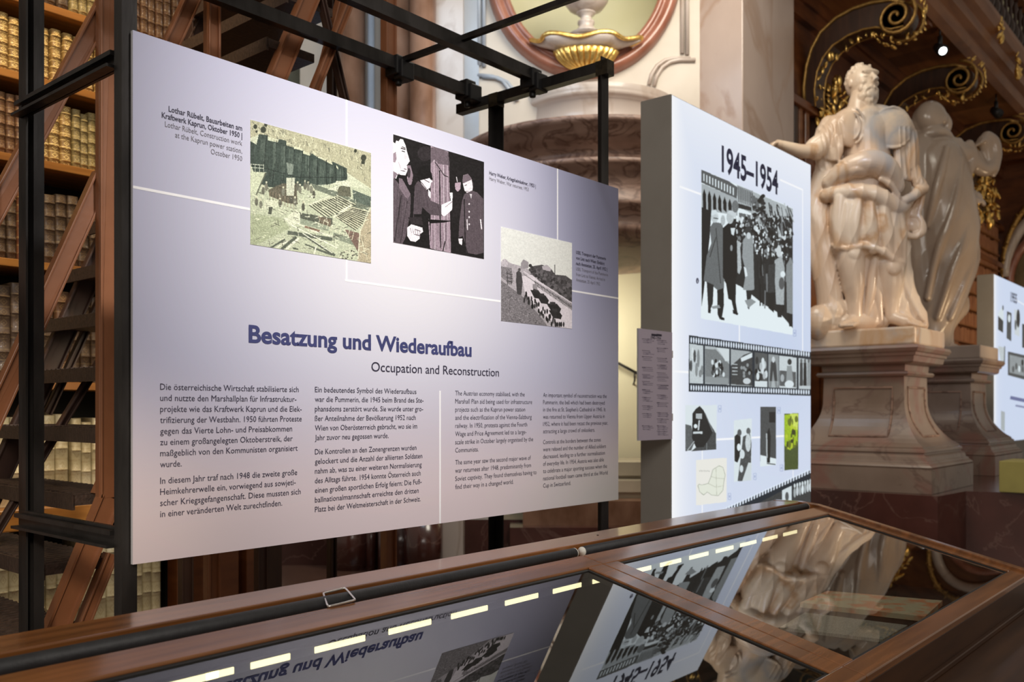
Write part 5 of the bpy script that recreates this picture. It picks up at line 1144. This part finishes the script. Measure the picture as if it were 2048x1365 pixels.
# ------------------------------------------------------------------ marble statues
def noise3(P, seed, f):
    """cheap smooth noise from a few sines"""
    r2 = np.random.default_rng(seed); v = np.zeros(len(P))
    for i in range(7): k = r2.normal(size=3); k /= np.linalg.norm(k); v += np.sin(P@(k*f*(1+.35*i))+r2.uniform(0,6.28))/(1+.3*i)
    return v/3.2
class Figure:
    def __init__(s, px0, d, m): s.px0, s.d, s.k, s.b, s.m = px0, d, d/F, MB(), m
    def P(s, px, y, dd=0): return W_(lat(px, s.d), s.d+dd*s.k, hz(y, s.d))
    def chain(s, *pts, n=22, sub=8):
        """smooth tapered limb through (px, y, depth, radius) points"""
        A = np.array(pts, float); out = []
        for i in range(len(A)-1):
            p0, p1, p2, p3 = A[max(i-1,0)], A[i], A[i+1], A[min(i+2,len(A)-1)]
            for j in range(sub):
                t = j/sub; out.append(.5*((2*p1)+(-p0+p2)*t+(2*p0-5*p1+4*p2-p3)*t*t+(-p0+3*p1-3*p2+p3)*t**3))
        out.append(A[-1]); P = [s.P(o[0], o[1], o[2]) for o in out]; rr = [max(o[3],1)*s.k for o in out]
        s.b.tube(P, rr, n); s.b.ell(P[0], rr[0], n, 8); s.b.ell(P[-1], rr[-1], n, 8); return s
    def blob(s, px, y, dd, rx, ry, rz, n=20): s.b.ell(s.P(px,y,dd), (rx*s.k, rz*s.k, ry*s.k), n, n//2+2, WM.to_3x3()); return s
    def head(s, px, y, dd, ang, pitch=0, sc=1.0, beard=True, hair=True, seed=3):
        """ang: facing direction in the horizontal plane, 0 = to the right, -90 = to the camera"""
        c = s.P(px,y,dd); f = (RGT*math.cos(R(ang))+FWD*math.sin(R(ang))*1).normalized(); f = (f+Vector((0,0,pitch))).normalized(); sd = f.cross(UP).normalized(); u = sd.cross(f)
        k = s.k*sc; h = lambda a, b_, c_: c+(f*a+sd*b_+u*c_)*k
        m = Matrix((f, sd, u)).transposed()
        s.b.ell(h(-3,0,4), (33*k,27*k,33*k), 24, 16, m); s.b.ell(h(8,0,-14), (23*k,21*k,32*k), 20, 12, m)
        s.b.ell(h(25,0,15), (8*k,20*k,5.5*k), 14, 8, m)                                          # brow
        for e in (-1, 1):
            s.b.ell(h(24,e*10,5), (5*k,6*k,3.6*k), 10, 6, m); s.b.ell(h(20,e*14,-6), (8*k,7*k,7*k), 12, 8, m); s.b.ell(h(-2,e*27,-1), (6*k,3*k,9*k), 10, 6, m)
            s.b.tube([h(29,e*5,11), h(27,e*16,11.5)], [2.6*k,1.8*k], 8)
        s.b.tube([h(29,0,10), h(36,0,1), h(41,0,-7)], [3*k,4.4*k,5.6*k], 10); s.b.ell(h(36,3,-7), 3*k, 8, 6); s.b.ell(h(36,-3,-7), 3*k, 8, 6)
        s.b.ell(h(29,0,-19), (5*k,8*k,2.6*k), 10, 6, m); s.b.ell(h(29,0,-24), (4.6*k,7*k,2.8*k), 10, 6, m); s.b.ell(h(24,0,-33), (9*k,10*k,8*k), 12, 8, m)
        r2 = random.Random(seed)
        if beard:
            for i in range(46):
                a = r2.uniform(-1.5,1.5); z_ = r2.uniform(-54,-16); q = h(11+18*math.cos(a)*(1-max(0,-z_-35)*.02), 20*math.sin(a)*(1-max(0,-z_-32)*.025), z_ if abs(a) > .5 else min(z_,-30)); s.b.ell(q, (4.4*k,4.4*k,7*k), 8, 6, m)
            s.b.tube([h(31,2,-15), h(28,12,-20), h(22,17,-30)], [3*k,3.4*k,3*k], 8); s.b.tube([h(31,-2,-15), h(28,-12,-20), h(22,-17,-30)], [3*k,3.4*k,3*k], 8)
        if hair:
            for i in range(90):
                v = Vector((r2.gauss(-.35,.7), r2.gauss(0,.8), r2.gauss(.5,.55))).normalized()
                if v.x > .30 and v.z < .80: continue
                if v.z < -.25: continue
                s.b.ell(h(-3+31*v.x, 25.5*v.y, 6+32.5*v.z), r2.uniform(3,5)*k, 8, 6)
        return s
    def hand(s, wrist, direction, curl, r=4.2, L=20, palm=None):
        """palm with four unequal bent fingers and a thumb"""
        w = s.P(*wrist); d = (RGT*direction[0]+UP*direction[1]+FWD*direction[2]).normalized(); c = (RGT*curl[0]+UP*curl[1]+FWD*curl[2]).normalized(); sd = d.cross(c).normalized(); k = s.k
        s.b.tube([w, w+d*8*k, w+d*17*k], [8*k,9*k,8*k], 10)
        for i, (ln, o) in enumerate(((.9,-1.5),(1.05,-.5),(1.0,.5),(.8,1.5))):
            a = w+d*16*k+sd*o*5.2*k; b_ = a+(d*.9+c*.3).normalized()*L*.42*ln*k; e = b_+(d*.55+c*.8).normalized()*L*.33*ln*k; g = e+(d*.1+c).normalized()*L*.25*ln*k
            s.b.tube([a,b_,e,g], [r*k,r*.95*k,r*.85*k,r*.7*k], 8)
        a = w+d*6*k-sd*8*k; s.b.tube([a, a+(d*.5-sd*.8+c*.2).normalized()*10*k, a+(d*.9-sd*.7+c*.5).normalized()*18*k], [r*1.2*k, r*k, r*.8*k], 8)
        return s
    def finish(s, name, parent, voxel=.011, smooth=4, folds=()):
        me = bpy.data.meshes.new('raw'); me.from_pydata(s.b.v, [], s.b.f); bm = bmesh.new(); bm.from_mesh(me); bmesh.ops.recalc_face_normals(bm, faces=bm.faces); bm.to_mesh(me); bm.free()
        o = bpy.data.objects.new('raw', me); C.objects.link(o)
        r_ = o.modifiers.new('r', 'REMESH'); r_.mode = 'VOXEL'; r_.voxel_size = voxel
        g = o.modifiers.new('s', 'SMOOTH'); g.factor = .5; g.iterations = smooth
        nm = bpy.data.meshes.new_from_object(o.evaluated_get(bpy.context.evaluated_depsgraph_get())); bpy.data.objects.remove(o); nm.name = name
        n = len(nm.vertices); co = np.empty(n*3, np.float32); nm.vertices.foreach_get('co', co); co = co.reshape(-1,3).astype(float)
        no = np.empty(n*3, np.float32); nm.vertices.foreach_get('normal', no); no = no.reshape(-1,3).astype(float)
        l = co@np.array(RGT); dd = co@np.array(FWD); px = l/s.d*F+1024; py = 819-(co[:,2]-EYE)/s.d*F
        disp = np.zeros(n)
        for fn, amp in folds: disp += fn(px, py, (dd-s.d)/s.k, co, no)*amp
        co += no*disp[:,None]; nm.vertices.foreach_set('co', co.astype(np.float32).ravel()); nm.update()
        nm.materials.clear(); nm.materials.append(s.m); nm.polygons.foreach_set('use_smooth', [True]*len(nm.polygons))
        o = bpy.data.objects.new(name, nm); C.objects.link(o); return attach(o, parent)
def sstep(x, a, b): t = np.clip((x-a)/(b-a), 0, 1); return t*t*(3-2*t)
def ridge(v): return 1-np.abs(np.sin(v))*1.6
# --- bearded statue in breastplate and draped cloth
s1 = empty('statue', (8.93, 3.05, EYE+.577), 'warm lit marble statue of a bearded man in armour, arm reaching behind the light box', 'statue')
g = Figure(1750, 8.62, M['statue'])
g.chain((1735,340,0,44),(1733,318,0,45),(1731,298,0,45),(1730,270,0,46),(1728,250,2,42),n=30); g.blob(1730,268,-10,56,46,34)
g.chain((1672,252,6,20),(1700,236,0,22),(1730,232,0,24),(1765,236,0,24),(1796,252,-4,22))
g.blob(1771,266,-32,38,40,9); g.chain(*[(1771+38*math.cos(t), 266+40*math.sin(t), -36+6*abs(math.cos(t)), 3.2) for t in [2*PI*i/20 for i in range(21)]], n=6, sub=1)
g.blob(1692,266,-26,30,36,10)
for q in (0, 1): g.chain(*[(1688+(26-9*q)*math.cos(t), 264+(36-9*q)*math.sin(t), -39, 2.6) for t in [-1.2+2.4*i/10 for i in range(11)]], n=8, sub=1)
g.chain((1700,225,-14,6),(1725,232,-22,6),(1750,224,-16,6))
g.chain((1716,238,-2,28),(1717,216,-4,23),(1721,196,-4,21))
g.head(1724,168,0,-72,.03,1.02)
# reaching arm
g.chain((1674,252,4,24),(1655,276,0,21),(1638,297,-6,18),(1628,306,-8,17)); g.chain((1628,304,-8,16),(1602,306,-12,14),(1578,300,-14,11),(1562,295,-15,9)); g.hand((1563,295,-15),(-1,.15,-.1),(0,-1,0))
g.chain((1662,246,10,18),(1650,270,12,17),(1645,300,12,14),(1655,330,14,14)); g.chain((1675,262,-18,9),(1665,290,-20,9),(1668,312,-18,8)); g.chain((1640,280,-6,13),(1622,292,-4,12),(1618,300,0,10))
for i in range(6): g.chain((1648+i*6,250+i*3,4-i*6,7),(1640+i*6,285+i*4,4-i*6,7),(1648+i*4,315+i*2,2-i*5,5))
# hand on the hip
g.chain((1798,256,-4,25),(1808,285,-6,24),(1814,315,-8,20),(1816,338,-8,16)); g.chain((1815,330,-8,15),(1826,355,-10,13),(1838,378,-12,12)); g.chain((1840,380,-12,11.5),(1818,396,-24,10.5),(1796,408,-34,9.5)); g.hand((1798,407,-33),(-1,-.35,-.1),(0,-.6,-.8))
g.chain((1787,252,-20,8),(1810,262,-20,8),(1822,280,-12,8)); g.chain((1815,275,-14,7),(1800,290,-24,6),(1790,310,-24,5))
for i in range(6): g.chain((1782+i*7,275,-22+i*2,7),(1786+i*6,320,-22+i*2,8),(1788+i*5,350+i*2,-22+i*2,6),(1790+i*3,372-i*3,-20,3))
g.chain((1826,318,-8,6),(1830,330,-8,7),(1826,342,-8,5))
g.chain((1840,386,-10,6),(1838,410,-8,5),(1833,432,-8,5),(1840,452,-8,9),(1838,468,-8,9),(1820,474,-8,7),(1802,466,-8,7)); g.chain((1836,392,-8,4),(1826,415,-4,5),(1822,430,-4,7),(1832,436,-6,6)); g.blob(1826,452,-4,13,14,9)
# cloth round the hips
g.blob(1726,405,0,62,76,44); g.chain((1697,420,-6,40),(1691,460,-9,35),(1692,498,-8,28),n=26); g.chain((1762,420,-6,42),(1768,470,-10,37),(1774,515,-12,30),(1778,545,-10,24),n=26); g.blob(1728,450,-12,44,66,34)
g.chain((1658,366,-6,16),(1686,346,-32,23),(1724,338,-46,25),(1756,350,-42,23),(1780,380,-28,17),n=26); g.blob(1700,352,-42,26,15,20); g.blob(1748,352,-52,20,12,14)
g.chain((1652,392,-2,14),(1690,392,-34,17),(1736,402,-46,17),(1776,424,-32,18),(1800,414,-20,13),n=26); g.chain((1740,372,-54,5),(1762,384,-50,6),(1782,408,-38,6))
for a in (((1672,400,-26,13),(1668,450,-24,13),(1668,498,-22,9)),((1702,405,-38,12),(1694,455,-36,13),(1698,496,-30,9)),((1722,410,-42,11),(1726,460,-40,13),(1734,505,-34,10)),((1748,415,-42,12),(1756,470,-40,13),(1766,520,-34,9)),((1778,425,-34,11),(1790,480,-28,12),(1792,540,-22,9))): g.chain(*a)
g.chain((1660,494,-18,6),(1684,503,-30,7),(1712,498,-36,7),(1740,506,-40,7),(1764,520,-38,8),(1784,540,-32,8),(1792,562,-24,6))
# legs and feet
g.chain((1696,495,-10,28),(1698,530,-10,26),(1704,570,-6,22),(1708,605,-2,16),(1709,640,0,14)); g.blob(1697,512,-30,15,17,10); g.chain((1708,640,2,13),(1694,648,-20,11),(1672,654,-38,8)); 
for i in range(5): g.chain((1682+i*4,652,-34-i*2,4),(1666+i*5,656,-44-i*2,3.4))
g.chain((1775,530,-12,30),(1778,565,-8,25),(1780,600,-2,18),(1782,632,0,14)); g.blob(1774,540,-34,15,17,10); g.chain((1782,634,2,14),(1800,644,-20,11),(1822,652,-32,8))
for i in range(5): g.chain((1806+i*5,650,-34+i*3,4),(1818+i*5,655,-42+i*3,3.4))
g.chain((1736,480,6,28),(1740,530,8,24),(1742,580,8,20),(1744,640,6,20)); g.chain((1742,520,-16,9),(1738,570,-12,9),(1733,620,-6,8),(1728,652,-2,7)); g.chain((1756,520,-10,9),(1752,580,-8,9),(1758,648,-4,8))
g.chain((1802,420,14,24),(1804,480,16,22),(1808,540,16,22),(1820,590,14,20),(1838,628,10,18),(1846,650,6,14)); g.chain((1790,560,14,22),(1800,610,14,22),(1818,648,8,18)); g.chain((1796,440,-4,7),(1800,500,-2,7),(1806,560,0,7),(1826,610,-2,7),(1842,640,-6,6)); g.chain((1786,560,2,7),(1790,610,0,7),(1812,636,-8,7))
# dark cloak and rock behind
g.chain((1668,320,20,26),(1652,370,26,24),(1646,430,28,26),(1655,490,28,26),(1662,550,26,26),(1668,600,22,26),(1670,650,18,26),n=20); g.chain((1640,380,14,8),(1634,430,14,9),(1646,480,14,8),(1650,540,14,8)); g.chain((1628,450,26,12),(1640,520,26,14),(1655,570,24,14))
g.blob(1640,645,8,28,36,24); g.blob(1672,620,16,30,30,24); g.blob(1725,645,14,60,22,30)
def f1(px, py, dd, co, no):
    m = sstep(py,325,380)*(1-.75*sstep(py,520,560)*(px<1790)*(px>1672)); w = noise3(co, 4, 5.0)
    return m*(np.abs(np.sin(px*.12+py*.03+w*2.0))**.7*-1.2+.8)
def f1b(px, py, dd, co, no): m = ((px>1782)&(py>265)&(py<372))|((px<1676)&(py>250)&(py<340)&(px>1636)); return m*ridge(px*.33-py*.05+noise3(co,9,6)*1.5)
def fine(px, py, dd, co, no): return noise3(co, 11, 16)*sstep(py,215,260)
g.finish('figure', s1, .0068, 5, ((f1,.008),(f1b,.005),(fine,.002)))
b = MB(); zt_ = EYE+.577; q = [(8.26+.19,2.35+.19),(8.26+1.10,2.35+.19),(8.26+1.15,2.35+.4),(8.26+1.15,3.56),(8.26+.19,3.56)]; b.prism(q, zt_, zt_+.165); b.build('base_slab', M['statue'], s1, .02, label='rough marble base slab')
# --- robed statue seen from behind
s2 = empty('statue', (c2.x+.5, c2.y+.53, EYE+.577), 'shaded marble statue in a long robe seen from behind with raised arm', 'statue')
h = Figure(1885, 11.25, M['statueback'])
h.chain((1863,285,0,26),(1868,305,0,46),(1878,350,0,56),(1884,420,0,64),(1888,480,0,64),(1888,540,0,58),(1878,590,0,52),(1866,640,0,42),(1860,690,0,36),n=28)
h.chain((1840,300,4,36),(1836,400,4,40),(1842,500,4,40),(1850,600,4,36),(1850,680,4,30),n=20)
h.chain((1915,410,0,30),(1926,460,0,28),(1928,510,0,26),(1918,560,0,24),(1900,600,0,20))
h.head(1862,244,0,40,.0,1.1,beard=False,hair=False,seed=8); h.chain((1842,250,2,20),(1850,232,0,22),(1868,226,0,20)); h.chain((1884,236,-10,8),(1890,250,-12,8),(1888,264,-10,8)); h.chain((1862,290,0,24),(1862,262,0,20)); h.chain((1830,284,6,11),(1848,274,-20,11),(1874,272,-22,11),(1898,286,-6,11))
h.chain((1836,286,4,24),(1865,284,0,26),(1895,296,0,24),(1915,308,-2,22),(1934,312,-4,20)); h.chain((1912,288,-6,11),(1918,310,-12,11),(1912,335,-14,9)); h.chain((1934,292,-8,10),(1940,318,-12,11),(1932,345,-12,9))
h.chain((1938,318,-4,18),(1952,334,-6,15),(1968,342,-6,14),(1982,336,-6,13)); h.chain((1950,312,-4,11),(1958,330,-6,11)); h.chain((1982,338,-6,13),(1990,312,-4,11),(1986,286,-4,11),(1972,276,-4,12)); h.chain((1968,285,-2,15),(1972,300,-2,11),(1976,322,-4,8)); h.hand((1976,282,-4),(-.9,-.1,-.2),(-.1,-1,0),r=4,L=16)
h.chain((1986,340,-6,9),(1984,352,-6,5))
h.chain((1930,345,-4,9),(1924,365,-2,7),(1916,384,-2,8)); h.chain((1908,350,0,8),(1905,368,0,8),(1912,385,-2,10)); h.chain((1890,384,0,22),(1914,386,-4,20),(1932,392,-8,16),(1946,396,-10,11)); h.hand((1940,394,-10),(.8,-.5,-.2),(.1,-.9,.2),r=4,L=14)
h.chain((1930,600,4,10),(1924,618,2,14),(1910,638,0,12),(1898,660,-2,10),(1896,690,-4,9)); h.chain((1894,694,-4,9),(1908,700,-16,7),(1922,704,-24,5))
for i in range(5): h.chain((1912+i*3,702,-22+i*4,3),(1922+i*3,706,-28+i*4,2.4))
for a in (((1870,310,-50,6),(1850,380,-56,7),(1838,460,-40,7)),((1900,330,-46,6),(1880,420,-62,8),(1850,520,-50,8),(1838,600,-36,7)),((1925,400,-26,7),(1905,470,-56,8),(1875,560,-58,8),(1856,640,-40,7)),((1945,440,-16,6),(1930,510,-36,8),(1905,570,-48,8),(1880,640,-40,7)),((1946,470,-6,6),(1950,500,-8,6),(1938,550,-16,7),(1915,600,-20,7))): h.chain(*a)
def f2(px, py, dd, co, no): return sstep(py,300,380)*ridge(px*.045+py*.03+noise3(co,14,2.5)*1.6)
h.finish('figure', s2, .0135, 4, ((f2,.010),(fine,.003)))
x0, y0 = c2.x-.166, c2.y-.166
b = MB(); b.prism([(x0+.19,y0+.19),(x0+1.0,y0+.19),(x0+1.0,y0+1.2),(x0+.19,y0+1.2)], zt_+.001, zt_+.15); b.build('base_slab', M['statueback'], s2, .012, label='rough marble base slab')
